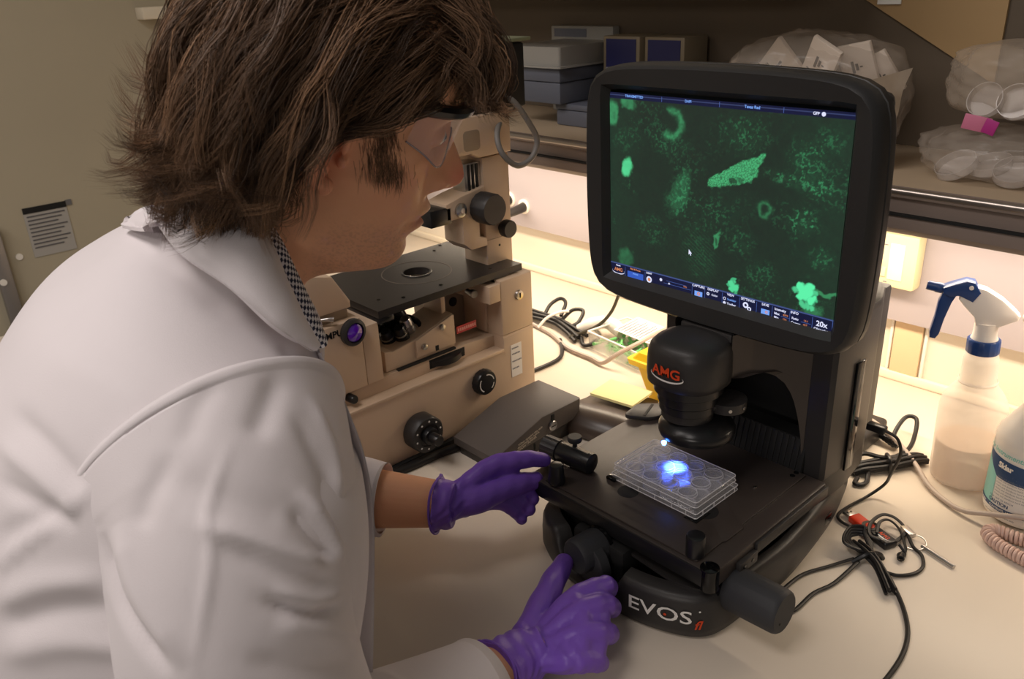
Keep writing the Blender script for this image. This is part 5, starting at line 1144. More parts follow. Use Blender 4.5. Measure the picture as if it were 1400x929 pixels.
def hand_bm(side, grow, bm=None):
    b = bm if bm is not None else bmesh.new(); H = HANDS[side]; k = H['r']
    for q, fch in enumerate(H['fingers']):
        s = (1.0, 1.03, .98, .86)[q]*k
        lofttube(fch, [.0125*s+grow, .0130*s+grow, .0112*s+grow, .0100*s+grow, .0082*s+grow], n=16, m=30, bm=b)
        ball(fch[-1], .0082*s+grow, b); ball(fch[1], .0126*s+grow, b); ball(fch[2], .0116*s+grow, b)
    lofttube(H['thumb'], [.017*k+grow, .0165*k+grow, .0142*k+grow, .0132*k+grow, .0105*k+grow], n=16, m=30, bm=b); ball(H['thumb'][-1], .0105*k+grow, b)
    F = [np.array(f) for f in H['fingers']]; wr = np.array(H['wr'])
    for i in range(4):                                                   # palm webs
        for j in range(i+1, 4):
            for t in (.0, .35, .7, 1.0):
                pa_, pb2 = F[i][0]*(1-t)+F[i][1]*t, F[j][0]*(1-t)+F[j][1]*t
                if j == i+1: lofttube([pa_, pa_*.5+pb2*.5, pb2], [.0126*k+grow]*3, n=12, m=6, bm=b)
            if j == i+1:
                for t in (.2, .4, .6, .8):
                    pa_, pb2 = F[i][1]*(1-t)+F[i][2]*t, F[j][1]*(1-t)+F[j][2]*t
                    lofttube([pa_, pa_*.5+pb2*.5-[0, 0, .001], pb2], [(.0122-.0018*t)*k+grow]*3, n=12, m=6, bm=b)
    tc1 = np.array(H['thumb'][1]); tm = np.array(H['thumb'][2])
    lofttube([F[0][0], F[0][0]*.5+tc1*.5, tc1], [.0125*k+grow]*3, n=14, m=8, bm=b)
    lofttube([F[0][0]*.45+F[0][1]*.55, tc1*.5+F[0][0]*.3+F[0][1]*.2, tc1*.75+tm*.25], [.0095*k+grow]*3, n=14, m=8, bm=b)
    lofttube([F[0][0]*.75+F[0][1]*.25, tc1*.9+tm*.1], [.0115*k+grow]*2, n=14, m=8, bm=b)
    lofttube([F[1][0]*.5+F[2][0]*.5, wr], [(.021*k+grow, .021*k+grow), (.026*k+grow, .022*k+grow)], n=20, m=8, bm=b)
    for f in F: lofttube([f[0], wr*.85+f[0]*.15], [.0115*k+grow, .012*k+grow], n=12, m=6, bm=b)
    lofttube([tc1, wr*.8+tc1*.2], [.0135*k+grow, .013*k+grow], n=12, m=6, bm=b)
    return b
for s in 'RL': hand_bm(s, -.0016, bodyb)
def voxel(bm, size, name, smooth_it=2, fac=.5):
    me = bpy.data.meshes.new(name); bm.to_mesh(me); bm.free()
    o = bpy.data.objects.new(name, me); COL.objects.link(o)
    md = o.modifiers.new('r', 'REMESH'); md.mode = 'VOXEL'; md.voxel_size = size
    sm = o.modifiers.new('s', 'SMOOTH'); sm.iterations = smooth_it; sm.factor = fac
    dg = bpy.context.evaluated_depsgraph_get(); me2 = bpy.data.meshes.new_from_object(o.evaluated_get(dg))
    bpy.data.objects.remove(o); bpy.data.meshes.remove(me); me2.name = name
    return me2
def link(name, me, m, parent, label=None):
    for p in (m if isinstance(m, (list, tuple)) else [m]): me.materials.append(p)
    me.shade_smooth(); o = bpy.data.objects.new(name, me); COL.objects.link(o)
    o.parent = parent; o.matrix_parent_inverse = wm(parent).inverted()
    if label: o['label'] = label
    return o
def verts_of(me): a = np.empty(len(me.vertices)*3, np.float32); me.vertices.foreach_get('co', a); return a.reshape(-1, 3).astype(float)
def set_verts(me, V): me.vertices.foreach_set('co', V.astype(np.float32).ravel()); me.update()
def normals_of(me): a = np.empty(len(me.vertices)*3, np.float32); me.vertices.foreach_get('normal', a); return a.reshape(-1, 3).astype(float)
bme = voxel(bodyb, .0017, 'body', 3, .5)
# skin: colour of its own by region (lips, nose, ear, shaved jaw)
V = verts_of(bme); Lc = (V - HMn[:3, 3]) @ HMn[:3, :3]
X, Y, Z_ = Lc.T; ga = lambda cx, cy, cz, rx, ry, rz: np.exp(-((X-cx)/rx)**2-((abs(Y)-cy)/ry)**2-((Z_-cz)/rz)**2)
base = np.array(srgb(226, 168, 132)[:3]); red = np.array(srgb(212, 118, 98)[:3]); lip = np.array(srgb(186, 108, 94)[:3]); stub = np.array(srgb(166, 128, 104)[:3])
spk = np.random.default_rng(5).random(len(V))
colr = np.repeat(base[None], len(V), 0)
def mixc(c, f): 
    global colr; f = np.clip(f, 0, 1)[:, None]; colr = colr*(1-f)+c*f
mixc(red, .75*ga(.125, 0, -.015, .022, .018, .016)); mixc(red, .45*ga(-.005, .08, -.01, .02, .02, .03)); mixc(red, .25*ga(.07, .045, -.01, .025, .02, .02))
mixc(lip, .8*np.exp(-((Z_+.0595)/.0075)**4)*np.exp(-(Y/.024)**4)*ss(X, .085, .098)); jaw = ss(-Z_, .045, .08)*ss(X, -.01, .03)*(Z_ > -.13) + ss(X, .085, .1)*ss(-Z_, .034, .041)*(Z_ > -.052)*.6
mixc(stub, jaw*(.22+.3*(spk > .72)))
ca = bme.color_attributes.new('skin_tone', 'FLOAT_COLOR', 'POINT'); ca.data.foreach_set('color', np.c_[colr, np.ones(len(V))].astype(np.float32).ravel())
M_SKIN = mat('skin', (206, 142, 108), .5, sss=.12, bump=.12, bscale=700, spec=.4)
nt = M_SKIN.node_tree; a_ = nt.nodes.new('ShaderNodeAttribute'); a_.attribute_name = 'skin_tone'; nt.links.new(a_.outputs['Color'], nt.nodes['Principled BSDF'].inputs['Base Color'])
body = link('body', bme, M_SKIN, ps)
# eyes
M_EYE = mat('eye_white', (226, 218, 210), .15, spec=.6); M_IRIS = mat('iris', (66, 84, 92), .2)
for s in (-1, 1):
    e_ = obj('eye', ball(hw((.0785, s*.0325, .0242))[0], .0102), M_EYE, ps, smooth=180)
    obj('iris', ball(hw((.0858, s*.0335, .0242))[0], .0048, None, (.8, 1, 1), HM.to_3x3().to_4x4()), M_IRIS, e_, smooth=180)
# ---- gloves
M_GLOVE = mat('nitrile_purple', (122, 84, 190), .42, noise=.05, nscale=60, bump=.25, bscale=260, spec=.45)
for s in 'RL':
    H = HANDS[s]; wr = np.array(H['wr']); el = R_EL if s == 'R' else L_EL; d = (el-wr)/np.linalg.norm(el-wr)
    b = hand_bm(s, .0006)
    cl = .034 if s == 'R' else .010
    lofttube([wr-d*.012, wr+d*cl*.5, wr+d*cl], [.0285, .0315, .034], n=32, m=14, bm=b)
    gm = voxel(b, .0014, 'glove', 5, .5)
    V = verts_of(gm); N = normals_of(gm); rel = V-wr; t = rel @ d
    wv = np.sin((t*1.0 + .35*(rel @ np.cross(d, [0, 0, 1])) + .2*rel[:, 2])*420 + 6*np.sin(rel[:, 2]*90))*.0007*ss(t, -.045, -.005)*(1-ss(t, cl-.012, cl))
    V = V + N*(wv + .0006*np.sin(V[:, 0]*180+V[:, 1]*90)*np.sin(V[:, 1]*150-V[:, 2]*120))[:, None]
    lat = rel-t[:, None]*d; fl_ = ss(t, cl-.008, cl)
    V = V + lat*(fl_*(.08+.05*np.sin(9*np.arctan2(rel[:, 2], rel @ np.cross(d, [0, 0, 1])))))[:, None]
    set_verts(gm, V)
    g = link('glove', gm, M_GLOVE, ps)
    rimp = []
    u_ = np.cross(d, [0, 0, 1]); u_ /= np.linalg.norm(u_); v_ = np.cross(d, u_)
    for k in range(28):
        a = 2*PI*k/28; r = .0355*(1+.05*math.sin(3*a+1)+.04*math.sin(5*a)); rimp.append(wr + d*(cl+.003*math.sin(2*a+.7)) + r*(math.cos(a)*u_+math.sin(a)*v_))
    obj('rolled_cuff', tube(rimp, .0016, 8, n=3, closed=True), M_GLOVE, g)
# ---- lab coat
M_COAT = mat('coat_cotton', (214, 207, 210), .75, noise=.015, nscale=30, bump=.22, bscale=1400, spec=.25, sheen=.15)
lc = bpy.data.objects.new('lab_coat', None)
def px_poly(me, P, dd=6):
    """polyline on a coat mesh through points seen at the given pixels"""
    bm_ = bmesh.new(); bm_.from_mesh(me); bv = BVHTree.FromBMesh(bm_); bm_.free(); out = []
    P = cr1(np.array(P, float), max(8, int(len(P)*dd)))
    for u, v in P:
        dr = Vector(ray(u, v)).normalized(); h = bv.ray_cast(CAM, dr)
        if h[0]: out.append(np.array(h[0]))
    return np.array(out) if len(out) > 1 else None
def fold(me, strokes):
    V = verts_of(me); N = normals_of(me); D_ = np.zeros(len(V))
    for P, w, h in strokes:
        L_ = px_poly(me, P)
        if L_ is None: continue
        L_ = L_[np.r_[True, np.linalg.norm(np.diff(L_, axis=0), axis=1) < .06]] if len(L_) > 2 else L_
        tt = np.linspace(0, 1, len(L_)); best = np.full(len(V), 9.); bt = np.zeros(len(V))
        for i in range(len(L_)-1):
            a, b = L_[i], L_[i+1]; ab = b-a; t = np.clip(((V-a) @ ab)/(ab @ ab+1e-12), 0, 1); d = np.linalg.norm(V-a-t[:, None]*ab, axis=1)
            m_ = d < best; best = np.where(m_, d, best); bt = np.where(m_, tt[i]+(tt[i+1]-tt[i])*t, bt)
        taper = np.clip(np.minimum(bt, 1-bt)/.22, .12, 1)
        D_ += h*taper*np.exp(-(best/w)**2)
    set_verts(me, V + N*D_[:, None]); return me
def noise3(V, s, seed, amp):
    r = np.random.default_rng(seed); D_ = np.zeros(len(V))
    for q in range(7):
        k = r.normal(0, 1, 3)/s*(1+.5*q); D_ += np.sin(V @ k + r.uniform(0, 6.28))/(1+.6*q)
    return amp*D_
def mesh_of(bm, name): me = bpy.data.meshes.new(name); bmesh.ops.recalc_face_normals(bm, faces=bm.faces); bm.to_mesh(me); bm.free(); me.shade_smooth(); return me
COL.objects.link(lc); lc.parent = ps; lc.matrix_parent_inverse = wm(ps).inverted(); lc.empty_display_size = .02
tg = torso_grid(.0, 240, 200)
tm_ = mesh_of(grid_bm(tg, caps=False), 'coat_body')
V = verts_of(tm_); N = normals_of(tm_); set_verts(tm_, V + N*noise3(V, .16, 3, .0022)[:, None])
fold(tm_, [([(-10, 600), (60, 655), (108, 700)], .008, .0040), ([(10, 560), (70, 615), (116, 672)], .008, -.0035), ([(-10, 655), (50, 690), (100, 712)], .007, -.0035),
 ([(-12, 786), (22, 753), (100, 692), (132, 655)], .0035, .0035), ([(-10, 745), (40, 715), (104, 704)], .006, -.003), ([(-10, 830), (60, 800), (160, 792)], .009, .004), ([(-10, 860), (70, 835), (170, 830)], .008, -.004), ([(-10, 900), (90, 880), (200, 890)], .010, .004),
 ([(60, 480), (150, 520), (220, 560)], .014, .0015), ([(200, 350), (270, 385), (320, 440)], .014, -.0025), ([(250, 350), (310, 390), (350, 450)], .010, .0025), ([(385, 470), (405, 500)], .006, -.002)])
link('coat_body', tm_, M_COAT, lc)
def sleeve(C_, R_, name, strokes, n0=(0, 0, 1), seed=1, m=190, n=150, amp=.0016, ring0=None):
    C_ = cr1(np.array(C_, float), m); R_ = cr1(np.array(R_, float)[:, None], m)[:, 0]
    Tt = np.gradient(C_, axis=0); Tt /= np.linalg.norm(Tt, axis=1)[:, None]
    if ring0 is not None:
        w = np.clip(1-np.linspace(0, 1, m)/.25, 0, 1)**1.5; Tt = Tt*(1-w)[:, None]+np.array(ring0)*w[:, None]; Tt /= np.linalg.norm(Tt, axis=1)[:, None]
    u = np.cross(np.array(n0, float), Tt[0]); u /= np.linalg.norm(u); G = []
    a = np.linspace(0, 2*PI, n, endpoint=False)
    for i in range(m):
        u = u - Tt[i]*(u @ Tt[i]); u /= np.linalg.norm(u); v = np.cross(Tt[i], u); G.append(C_[i] + R_[i]*(np.cos(a)[:, None]*u+np.sin(a)[:, None]*v))
    G = np.array(G)
    # turned-in hem at the cuff and at the armhole
    last = G[-1]; ctr = last.mean(0); G = np.concatenate([G, [ctr+(last-ctr)*.95], [ctr+(last-ctr)*.93 - Tt[-1]*.03]])
    first = G[0]; ctr = first.mean(0); nf = [ctr+(first-ctr)*k+Tt[0]*o for k, o in ((.90, .012), (.985, -.0012), (1.003, -.0004), (1.006, .0018), (1.003, .004), (.999, .006))]; G = np.concatenate([nf, G[4:]])
    me = mesh_of(grid_bm(G, caps=False), name); V = verts_of(me); N = normals_of(me); set_verts(me, V + N*noise3(V, .12, seed, amp)[:, None])
    return fold(me, strokes)
Rn = np.array(_r) @ np.array([.60*.94, -.80*.94, .34])
sm_ = sleeve([at(298, 612, .655), at(316, 690, .628), at(322, 780, .612), at(330, 880, .615), at(365, 985, .635), R_EL+[-.004, -.004, .008], R_EL*.72+R_WR*.28+[0, 0, .008], R_EL*.42+R_WR*.58+[0, 0, .004], R_WR+(R_EL-R_WR)/np.linalg.norm(R_EL-R_WR)*.052+[0, 0, .002]],
 [.110, .098, .087, .084, .082, .078, .066, .055, .047], 'sleeve',
 [([(403, 664), (440, 712), (458, 745), (470, 770)], .006, .0055), ([(395, 690), (430, 735), (455, 770)], .006, -.0040), ([(260, 712), (330, 735), (400, 762), (472, 778)], .006, .0045), ([(290, 738), (400, 782), (466, 796)], .007, -.0045), ([(353, 818), (425, 838), (472, 824)], .0045, -.0070), ([(365, 806), (430, 824), (474, 812)], .006, .0040), ([(370, 850), (440, 866), (500, 886)], .008, .0040),
  ([(137, 721), (166, 829), (238, 929)], .006, -.006), ([(158, 712), (188, 810), (258, 920)], .008, .004), ([(317, 598), (284, 699), (288, 764), (263, 929)], .0030, .0022), ([(385, 508), (345, 605)], .009, -.0040), ([(420, 535), (456, 620), (466, 690)], .007, .0035), ([(400, 560), (440, 640), (456, 700)], .007, -.0030),
  ([(240, 612), (205, 680), (190, 730)], .008, -.0025), ([(200, 645), (330, 690), (400, 712)], .010, -.0020), ([(330, 900), (420, 915), (500, 905)], .007, -.0035), ([(520, 915), (560, 945), (600, 950)], .006, .003), ([(300, 520), (270, 560), (250, 620)], .008, -.002)], seed=5, ring0=Rn)
slv = link('sleeve', sm_, M_COAT, lc)
lw = L_WR + (L_EL-L_WR)/np.linalg.norm(L_EL-L_WR)*.075
sl2 = sleeve([L_SH+[.03, -.01, .0], L_SH+[-.01, .01, -.06], (L_SH+L_EL)/2, L_EL+[0, 0, .02], L_EL*.72+L_WR*.28, lw+(L_EL-L_WR)*.12, lw], [.085, .084, .080, .074, .064, .052, .046], 'sleeve', [], seed=9)
link('sleeve', sl2, M_COAT, lc)
# collar and lapel ribbons, checked shirt collar
def ribbon(inner, outer, name, m, parent, thick=.003, n=70, k=10, roll=.008, seed=2):
    I = cr1(np.array(inner), n); O = cr1(np.array(outer), n); b = bmesh.new(); G = []
    ctr = np.array([-.12, -.44, .44])
    for i in range(n):
        row = []
        for j in range(k+1):
            t = j/k; p = I[i]*(1-t)+O[i]*t; nn = p-ctr; nn /= np.linalg.norm(nn); row.append(p+nn*roll*math.sin(PI*min(1, t*1.15))**.6*(1 if t < .87 else .8))
        G.append(row)
    grid_bm(np.array(G), closed=False, bm=b); bmesh.ops.recalc_face_normals(b, faces=b.faces); bmesh.ops.solidify(b, geom=b.faces[:], thickness=thick)
    return obj(name, b, m, parent, smooth=60)
def mirror(P):
    c0 = np.array([-.1345, -.4325, .44]); out = []
    for p in P: v = np.array(p)-c0; out.append(c0+v-2*(v @ RDIR)*RDIR)
    return out
inn = [at(255, 296, .70), at(310, 300, .665), at(358, 319, .645), at(389, 385, .645), at(412, 435, .65), at(428, 466, .655)]
outr = [at(205, 300, .685), at(246, 348, .632), at(312, 394, .612), at(366, 444, .612), at(398, 466, .626), at(422, 474, .645)]
back_i = hw((-.092, 0, -.105))[0]; back_o = np.array([-.215, -.50, .500])
inner_all = inn[::-1] + [back_i] + mirror(inn[:2]); outer_all = outr[::-1] + [back_o] + mirror(outr[:2])
ribbon(inner_all, outer_all, 'collar', M_COAT, lc, n=110)
M_CHECK = mat('shirt_check', (40, 44, 70), .7)
nt = M_CHECK.node_tree; pbn = nt.nodes['Principled BSDF']; uvn = nt.nodes.new('ShaderNodeTexCoord'); ck_ = nt.nodes.new('ShaderNodeTexChecker'); ck_.inputs['Scale'].default_value = 1.0
ck_.inputs['Color1'].default_value = srgb(226, 222, 226); ck_.inputs['Color2'].default_value = srgb(38, 40, 66)
nt.links.new(uvn.outputs['UV'], ck_.inputs['Vector']); nt.links.new(ck_.outputs['Color'], pbn.inputs['Base Color'])
def shirt(inner, outer, name, n=120, k=14):
    I = cr1(np.array(inner), n); O = cr1(np.array(outer), n); b = bmesh.new(); uvl = b.loops.layers.uv.new('UVMap'); ctr = np.array([-.12, -.43, .44]); V = []
    s = np.r_[0, np.cumsum(np.linalg.norm(np.diff((I+O)/2, axis=0), axis=1))]; rows = []
    for i in range(n):
        row = []
        for j in range(k+1):
            t = j/k; p = I[i]*(1-t)+O[i]*t; nn = p-ctr; nn /= np.linalg.norm(nn); v = b.verts.new(p+nn*.006*math.sin(PI*t)); row.append((v, (s[i]/.0027, np.linalg.norm(O[i]-I[i])*t/.0027)))
        rows.append(row)
    for i in range(n-1):
        for j in range(k):
            q = [rows[i][j], rows[i+1][j], rows[i+1][j+1], rows[i][j+1]]; f_ = b.faces.new([x[0] for x in q])
            for lp, x in zip(f_.loops, q): lp[uvl].uv = x[1]
    return obj(name, b, M_CHECK, ps, smooth=180)
si = [at(300, 296, .675), at(360, 300, .665), at(382, 322, .662), at(408, 375, .664), at(432, 425, .668), at(447, 462, .674)]
so_ = [at(290, 312, .665), at(345, 322, .650), at(362, 345, .652), at(390, 405, .654), at(416, 452, .659), at(432, 476, .664)]
shirt(si[::-1] + [back_i+np.array([0, 0, .012])] + mirror(si[:2]), so_[::-1] + [back_i-np.array([0, 0, .01])] + mirror(so_[:2]), 'shirt_collar')
# front panel of the coat hanging open beside the sleeve
fp_o = [at(436, 482, .69), at(456, 520, .69), at(479, 570, .70), at(500, 630, .71), at(511, 700, .725), at(512, 790, .735), at(510, 890, .745), at(508, 960, .75)]
fp_i = [at(400, 500, .74), at(400, 560, .75), at(400, 600, .75), at(400, 650, .755), at(400, 700, .76), at(400, 790, .76), at(400, 890, .765), at(400, 960, .77)]
def panel():
    I = cr1(np.array(fp_i), 60); O = cr1(np.array(fp_o), 60); G = []
    back = -ray(500, 700)/np.linalg.norm(ray(500, 700))
    for i in range(60):
        row = []
        for j in range(25):
            t = j/24; p = I[i]*(1-t)+O[i]*t; row.append(p + back*(.022*math.sin(PI*t*.5) + .004*math.sin(7*t+i*.05)*t) )
        wrap = O[i] + np.array(FDIR)*(-.0) ; row += [O[i]+back*.016+np.array([-.010, -.002, 0]), O[i]+back*.0+np.array([-.03, -.01, 0]), O[i]-back*.06+np.array([-.05, -.01, 0])]
        G.append(row)
    b = grid_bm(np.array(G), closed=False); bmesh.ops.recalc_face_normals(b, faces=b.faces); return b
me = mesh_of(panel(), 'front_panel'); fold(me, [([(462, 560), (490, 650), (497, 760), (490, 880)], .008, .003), ([(455, 640), (480, 720), (482, 820)], .012, -.004)])
link('front_panel', me, M_COAT, lc)
# pen marks on the shoulder
b = bmesh.new()
tmp = bmesh.new(); tmp.from_mesh(tm_); bvh = BVHTree.FromBMesh(tmp); tmp.free()
for P in ([(134, 306), (137, 314), (140, 309)], [(141, 310), (146, 312), (144, 319)], [(143, 304), (147, 306)], [(147, 318), (151, 322)], [(131, 312), (133, 318)]):
    q = []
    for u, v in P:
        h = bvh.ray_cast(CAM, Vector(ray(u, v)).normalized())
        if h[0]: q.append(np.array(h[0]+h[1]*.0006))
    if len(q) > 1: tube(q, .0005, 5, bm=b)
if len(b.verts): obj('pen_mark', b, mat('pen_ink', (92, 88, 100), .7), lc)['kind'] = 'stuff'
# trousers and legs stay below the worktop, out of sight
# ---- safety glasses
gl = bpy.data.objects.new('safety_glasses', None); COL.objects.link(gl); gl.parent = ps; gl.matrix_parent_inverse = wm(ps).inverted(); gl.empty_display_size = .02
M_LENS = mat('lens_clear', (225, 215, 235), .03, trans=.0, spec=.5, alpha=.10)
b = bmesh.new(); G = []
for i in range(49):
    a = math.radians(-78+156*i/48); s_ = abs(a)/math.radians(78); row = []
    ztop = .049; zbot = .004+.017*s_**2.0 + .021*math.exp(-(a/.20)**2) - .008*math.exp(-((abs(a)-.62)/.35)**2)
    for j in range(11):
        t = j/10; row.append(hw((.036+.066*math.cos(a)+.003*t, .0645*math.sin(a)*(1+.02*t), zbot+(ztop-zbot)*t))[0])
    G.append(row)
grid_bm(np.array(G), closed=False, bm=b); bmesh.ops.recalc_face_normals(b, faces=b.faces); bmesh.ops.solidify(b, geom=b.faces[:], thickness=.0012)
obj('lens', b, M_LENS, gl, smooth=60, label='clear wraparound lens')
obj('lens_edge', tube([g[0] for g in G], .0007, 6, n=2), mat('lens_rim', (150, 144, 156), .1, spec=.8, alpha=.7), gl)
obj('brow_bar', tube([hw((.036+.071*math.cos(a),   .0665*math.sin(a), .0500))[0] for a in np.linspace(-1.42, 1.42, 30)], .0055, 8, n=2), M_BLACKS, gl)
for s in (-1, 1): obj('temple_arm', tube([hw(p)[0] for p in ((.046, s*.066, .050), (.02, s*.075, .042), (-.005, s*.081, .034), (-.025, s*.084, .020), (-.034, s*.082, .0))], .0026, 8), M_BLACKS, gl)
# ---- hair: a dark undercap and locks of tapering strands
M_HAIR = mat('hair_brown', (66, 46, 33), .42, spec=.35)
nt = M_HAIR.node_tree; pbn = nt.nodes['Principled BSDF']; a_ = nt.nodes.new('ShaderNodeAttribute'); a_.attribute_name = 'strand_tone'; nt.links.new(a_.outputs['Color'], pbn.inputs['Base Color'])
pbn.inputs['Anisotropic'].default_value = .5
SC = np.array([-.001, 0, .034]); SR = np.array([.101, .0765, .106])          # skull ellipsoid, head frame
rr = np.random.default_rng(21)
def shell_push(p, h):
    q = (p-SC)/(SR+h); l = np.linalg.norm(q)
    return p if l >= 1 else SC + (SR+h)*q/l
def hairline(x, y, z):
    """True where hair grows (scalp)"""
    ay = abs(y)
    if x > .062 and z < .086 - .25*max(0, ay-.03): return False
    if x > .035 and z < .050: return False
    if x > .018 and z < .030: return False
    if x > -.022 and z < .022: return False
    if z < -.062: return False
    return True
def march(root, L, h, n, kind, sd, wave, flip):
    p = np.array(root, float); pts = [p.copy()]; step = L/n; ph = sd*6.28
    for k in range(n):
        t = (k+1)/n
        x, y, z = p; s = -1 if y < 0 else 1
        if kind == 0:                                   # fringe: forward, down and a little to the near side
            d = np.array([.85-.9*t, -.10+.25*math.sin(ph), .10-.95*t])
        elif kind == 1:                                 # sides swept back over the ear
            d = np.array([-.78+.30*t, .0, -.50-.55*t])
        else:                                           # crown and back, falling
            d = np.array([-.40 if z > .06 else (-.06 if z > -.02 else .16), s*.42*(z > .03), -.35-.8*t if z > .08 else -1.0])
        if flip and t > .70 and z < -.02: d = d*(1-(t-.70)*3.0) + np.array([-.9, s*.55, .35+.7*(sd-.5)])*(t-.70)*3.6
        w = wave*(.4+1.2*t)*math.sin(t*9.0+ph); w2 = wave*(.4+1.2*t)*math.cos(t*8.0+ph*1.7)
        d = d/np.linalg.norm(d) + np.array([w*.55, w2*.35, w*.3])
        p = p + step*d/np.linalg.norm(d)
        if kind == 0: p[2] = max(p[2], .060+.014*sd - .02*max(0, .07-p[0])) if p[0] > .03 else p[2]
        jit = .010*(sd-.5)
        xm = np.interp(p[2], [-.12, -.08, -.05, .0, .024, .036, .050, .062, .075], [-.036, -.034, -.024, -.016, -.010, .012, .040, .075, .13]) + jit
        if p[0] > xm and abs(p[1]) > .03: p[0] = p[0]*.25 + xm*.75
        elif p[0] > xm and p[2] < .055: p[2] = .055 + .3*(p[2]-.055)
        if z > -.055: p = shell_push(p, h*(.35+.65*min(1, t*2)))
        else:
            c = np.array([-.032, 0]); v = p[:2]-c; l = np.linalg.norm(v); m = .060+h*.8
            if l < m: p[:2] = c+v/l*m
        pts.append(p.copy())
    return np.array(pts)
NP_ = 15; guides = []
def add_guides(count, sampler, kind):
    k = 0
    while k < count:
        g = sampler()
        if g is None: continue
        root, L, h, wave, flip = g; guides.append((march(root, L, h, NP_-1, kind, rr.random(), wave, flip), kind)); k += 1
def scalp(th, ph): return SC + SR*np.array([math.cos(ph)*math.cos(th), math.cos(ph)*math.sin(th), math.sin(ph)])
def s_back():
    th = rr.uniform(math.radians(100), math.radians(260)); ph = rr.uniform(-.75, 1.35); p = scalp(th, ph)
    if not hairline(*p) or (rr.random() < .35 and p[1] > .02): return None
    zt = -.086 + .03*rr.random() + (.022 if p[0] > -.05 else 0)
    L = max(.05, (p[2]-zt)*1.12+.02*rr.random()+.015); return p, L, rr.uniform(.006, .034), rr.uniform(.25, .8), rr.random() < .65
def s_top():
    th = rr.uniform(-PI, PI); ph = rr.uniform(.75, 1.5); p = scalp(th, ph)
    if p[0] > .03: return None
    L = rr.uniform(.17, .235); return p, L, rr.uniform(.012, .036), rr.uniform(.2, .65), rr.random() < .6
def s_side():
    th = (1 if rr.random() < .25 else -1)*rr.uniform(math.radians(40), math.radians(112)); ph = rr.uniform(.02, 1.0); p = scalp(th, ph)
    if not hairline(*p): return None
    L = rr.uniform(.09, .16); return p, L, rr.uniform(.007, .028), rr.uniform(.15, .45), rr.random() < .5
def s_fringe():
    th = rr.uniform(-1.25, 1.0); ph = rr.uniform(.55, 1.35); p = scalp(th, ph)
    if p[0] < .002: return None
    L = rr.uniform(.055, .09) if p[0] > .05 else rr.uniform(.09, .14); return p, L, rr.uniform(.004, .019), rr.uniform(.25, .8), False
def s_temple():
    th = -rr.uniform(math.radians(38), math.radians(75)); ph = rr.uniform(.10, .65); p = scalp(th, ph)
    if not hairline(*p): return None
    return p, rr.uniform(.06, .11), rr.uniform(.004, .016), rr.uniform(.15, .4), False
add_guides(280, s_back, 2); add_guides(210, s_top, 2); add_guides(180, s_side, 1); add_guides(220, s_fringe, 0); add_guides(80, s_temple, 1)
CH = 19; allP = []; allT = []; allR = []
tones = [np.array(srgb(*c)[:3]) for c in ((96, 73, 55), (120, 92, 70), (152, 118, 90), (186, 150, 116), (72, 55, 43))]
tt_ = np.linspace(0, 1, NP_)
for G, kind in guides:
    tone = np.array(tones[rr.choice(5, p=[.36, .30, .14, .025, .175])]); rad = rr.uniform(.006, .012)*(1.15 if kind == 2 else 1)
    ph1, ph2, am = rr.uniform(0, 6.28), rr.uniform(0, 6.28), rr.uniform(.002, .006)
    up_ = np.cross(np.gradient(G, axis=0), rr.normal(0, 1, 3)); up_ /= np.linalg.norm(up_, axis=1)[:, None]+1e-9; up2 = np.cross(np.gradient(G, axis=0), up_); up2 /= np.linalg.norm(up2, axis=1)[:, None]+1e-9
    env = (am*ss(tt_, .25, 1.0))[:, None]; G = G + env*(np.sin(tt_*10+ph1)[:, None]*up_ + .7*np.cos(tt_*10+ph2)[:, None]*up2)
    for c in range(CH):
        off = rr.normal(0, 1, 3); off *= rad/np.linalg.norm(off)*rr.random()**.5
        fr_ = rr.normal(0, .0022, 3); P = G + off*(1-.72*tt_**1.5)[:, None] + fr_*(tt_**2)[:, None] + .0012*np.sin(tt_*rr.uniform(6, 14)+rr.uniform(0, 6))[:, None]*rr.normal(0, 1, 3)
        allP.append(P); allT.append(np.clip(tone*rr.uniform(.75, 1.3), 0, 1)); allR.append(rr.uniform(.00022, .00042))
# short strands: sideburn, brow, forearm is left bare
def short(n, fn, r0):
    for _ in range(n):
        p, d, L, tone = fn(); P = p + np.outer(tt_, d)*L + np.outer(tt_**2, rr.normal(0, .0015, 3)); allP.append(P); allT.append(np.array(tone)); allR.append(rr.uniform(.8, 1.2)*r0)
tb_ = bmesh.new(); tb_.from_mesh(bme); BV = BVHTree.FromBMesh(tb_); tb_.free()
Rm_ = HMn[:3, :3]
def on_skin(x, s, z, frm=(0, 1, 0)):
    o_ = hw((x, s*.14, z))[0]; h = BV.ray_cast(Vector(o_), Vector(Rm_ @ np.array([0, -s, 0])))
    return (np.array(h[0]) - HMn[:3, 3]) @ Rm_ if h[0] else np.array([x, s*.065, z])
for s in (-1, 1):
    def sb():
        t = rr.random()**.85; w = 1.0-.25*t; x = .020+.026*t+rr.normal(0, .0065+.003*t); z = .044-.058*t+rr.normal(0, .0025)
        return on_skin(x, s, z), np.array([.15+.35*rr.random(), s*.10, -1.0]), rr.uniform(.006, .014), np.array(tones[rr.choice([0, 1, 1, 2])])
    short(800, sb, .00016)
    def brow():
        t = rr.random(); yy = .014+.030*t; x = np.interp(yy, [.014, .03, .044], [.1015, .0955, .083])+.002; z = .047+.006*math.sin(PI*t*.9)+rr.normal(0, .0016)
        return np.array([x, s*yy, z]), np.array([-.25, s*.9, .1]), .009, np.array(tones[0])
    short(220, brow, .00026)
P = np.array(allP); R_s = np.array(allR); Tn_ = np.array(allT)
P = hw(P.reshape(-1, 3)).reshape(P.shape)
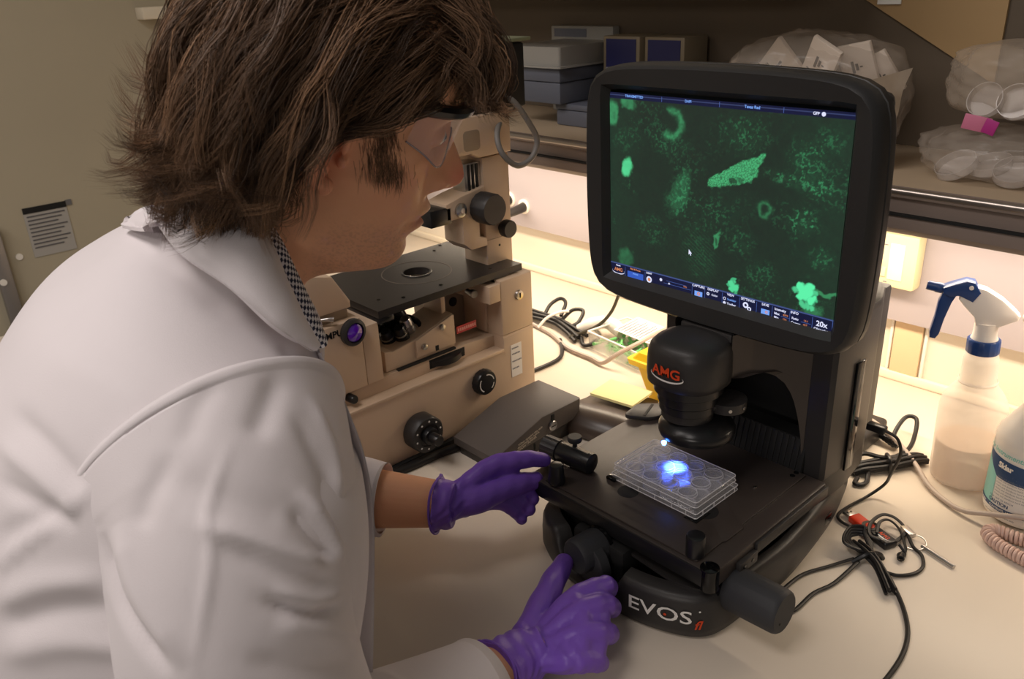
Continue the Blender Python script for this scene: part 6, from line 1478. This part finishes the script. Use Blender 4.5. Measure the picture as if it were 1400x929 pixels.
tg_ = np.gradient(P, axis=1); tg_ /= np.linalg.norm(tg_, axis=2, keepdims=True)+1e-12
ref = rr.normal(0, 1, (len(P), 1, 3)); u = np.cross(tg_, ref); u /= np.linalg.norm(u, axis=2, keepdims=True)+1e-12; v = np.cross(tg_, u)
prof = np.clip(1.15-tt_**3*1.1, .06, 1)
ring = [P + (R_s[:, None]*prof[None])[..., None]*(math.cos(a)*u+math.sin(a)*v) for a in (0, 2.0944, 4.1888)]
VV = np.stack(ring, 2).reshape(-1, 3); ns = len(P)
idx = np.arange(ns*NP_*3).reshape(ns, NP_, 3); Q = []
for k in range(3): Q.append(np.stack([idx[:, :-1, k], idx[:, :-1, (k+1) % 3], idx[:, 1:, (k+1) % 3], idx[:, 1:, k]], -1).reshape(-1, 4))
Q = np.concatenate(Q)
hm = bpy.data.meshes.new('hair'); hm.vertices.add(len(VV)); hm.vertices.foreach_set('co', VV.astype(np.float32).ravel()); hm.loops.add(Q.size); hm.loops.foreach_set('vertex_index', Q.ravel().astype(np.int32))
hm.polygons.add(len(Q)); hm.polygons.foreach_set('loop_start', np.arange(0, Q.size, 4, dtype=np.int32)); hm.polygons.foreach_set('loop_total', np.full(len(Q), 4, np.int32)); hm.update(calc_edges=True)
ca = hm.color_attributes.new('strand_tone', 'FLOAT_COLOR', 'POINT'); ca.data.foreach_set('color', np.c_[np.repeat(Tn_, NP_*3, 0), np.ones(ns*NP_*3)].astype(np.float32).ravel())
hair = link('hair', hm, M_HAIR, ps, 'wavy brown hair flipping out at the nape')
# undercap
b = bmesh.new(); bmesh.ops.create_icosphere(b, subdivisions=5, radius=1)
dele = []
for v in b.verts:
    x, y, z = v.co; p = SC + (SR+.007)*np.array([x, y, z])
    if not hairline(*(SC+SR*np.array([x, y, z]))): dele.append(v)
    v.co = Vector(hw(p)[0])
bmesh.ops.delete(b, geom=dele, context='VERTS')
obj('undercap', b, mat('hair_dark', (46, 34, 26), .6), hair, smooth=180)
b = bmesh.new(); lofttube([hw(p)[0] for p in ((-.045, 0, .01), (-.052, 0, -.03), (-.052, 0, -.07), (-.056, 0, -.105))], [(.062, .050), (.066, .042), (.064, .036), (.05, .03)], n=40, m=24, bm=b, up=tuple(hw((0, 0, 0))[0]-hw((1, 0, 0))[0]))
obj('undercap', b, mat('hair_dark', (46, 34, 26), .6), hair, smooth=180)
for o in bpy.data.objects:
    if '_T' in o: del o['_T']
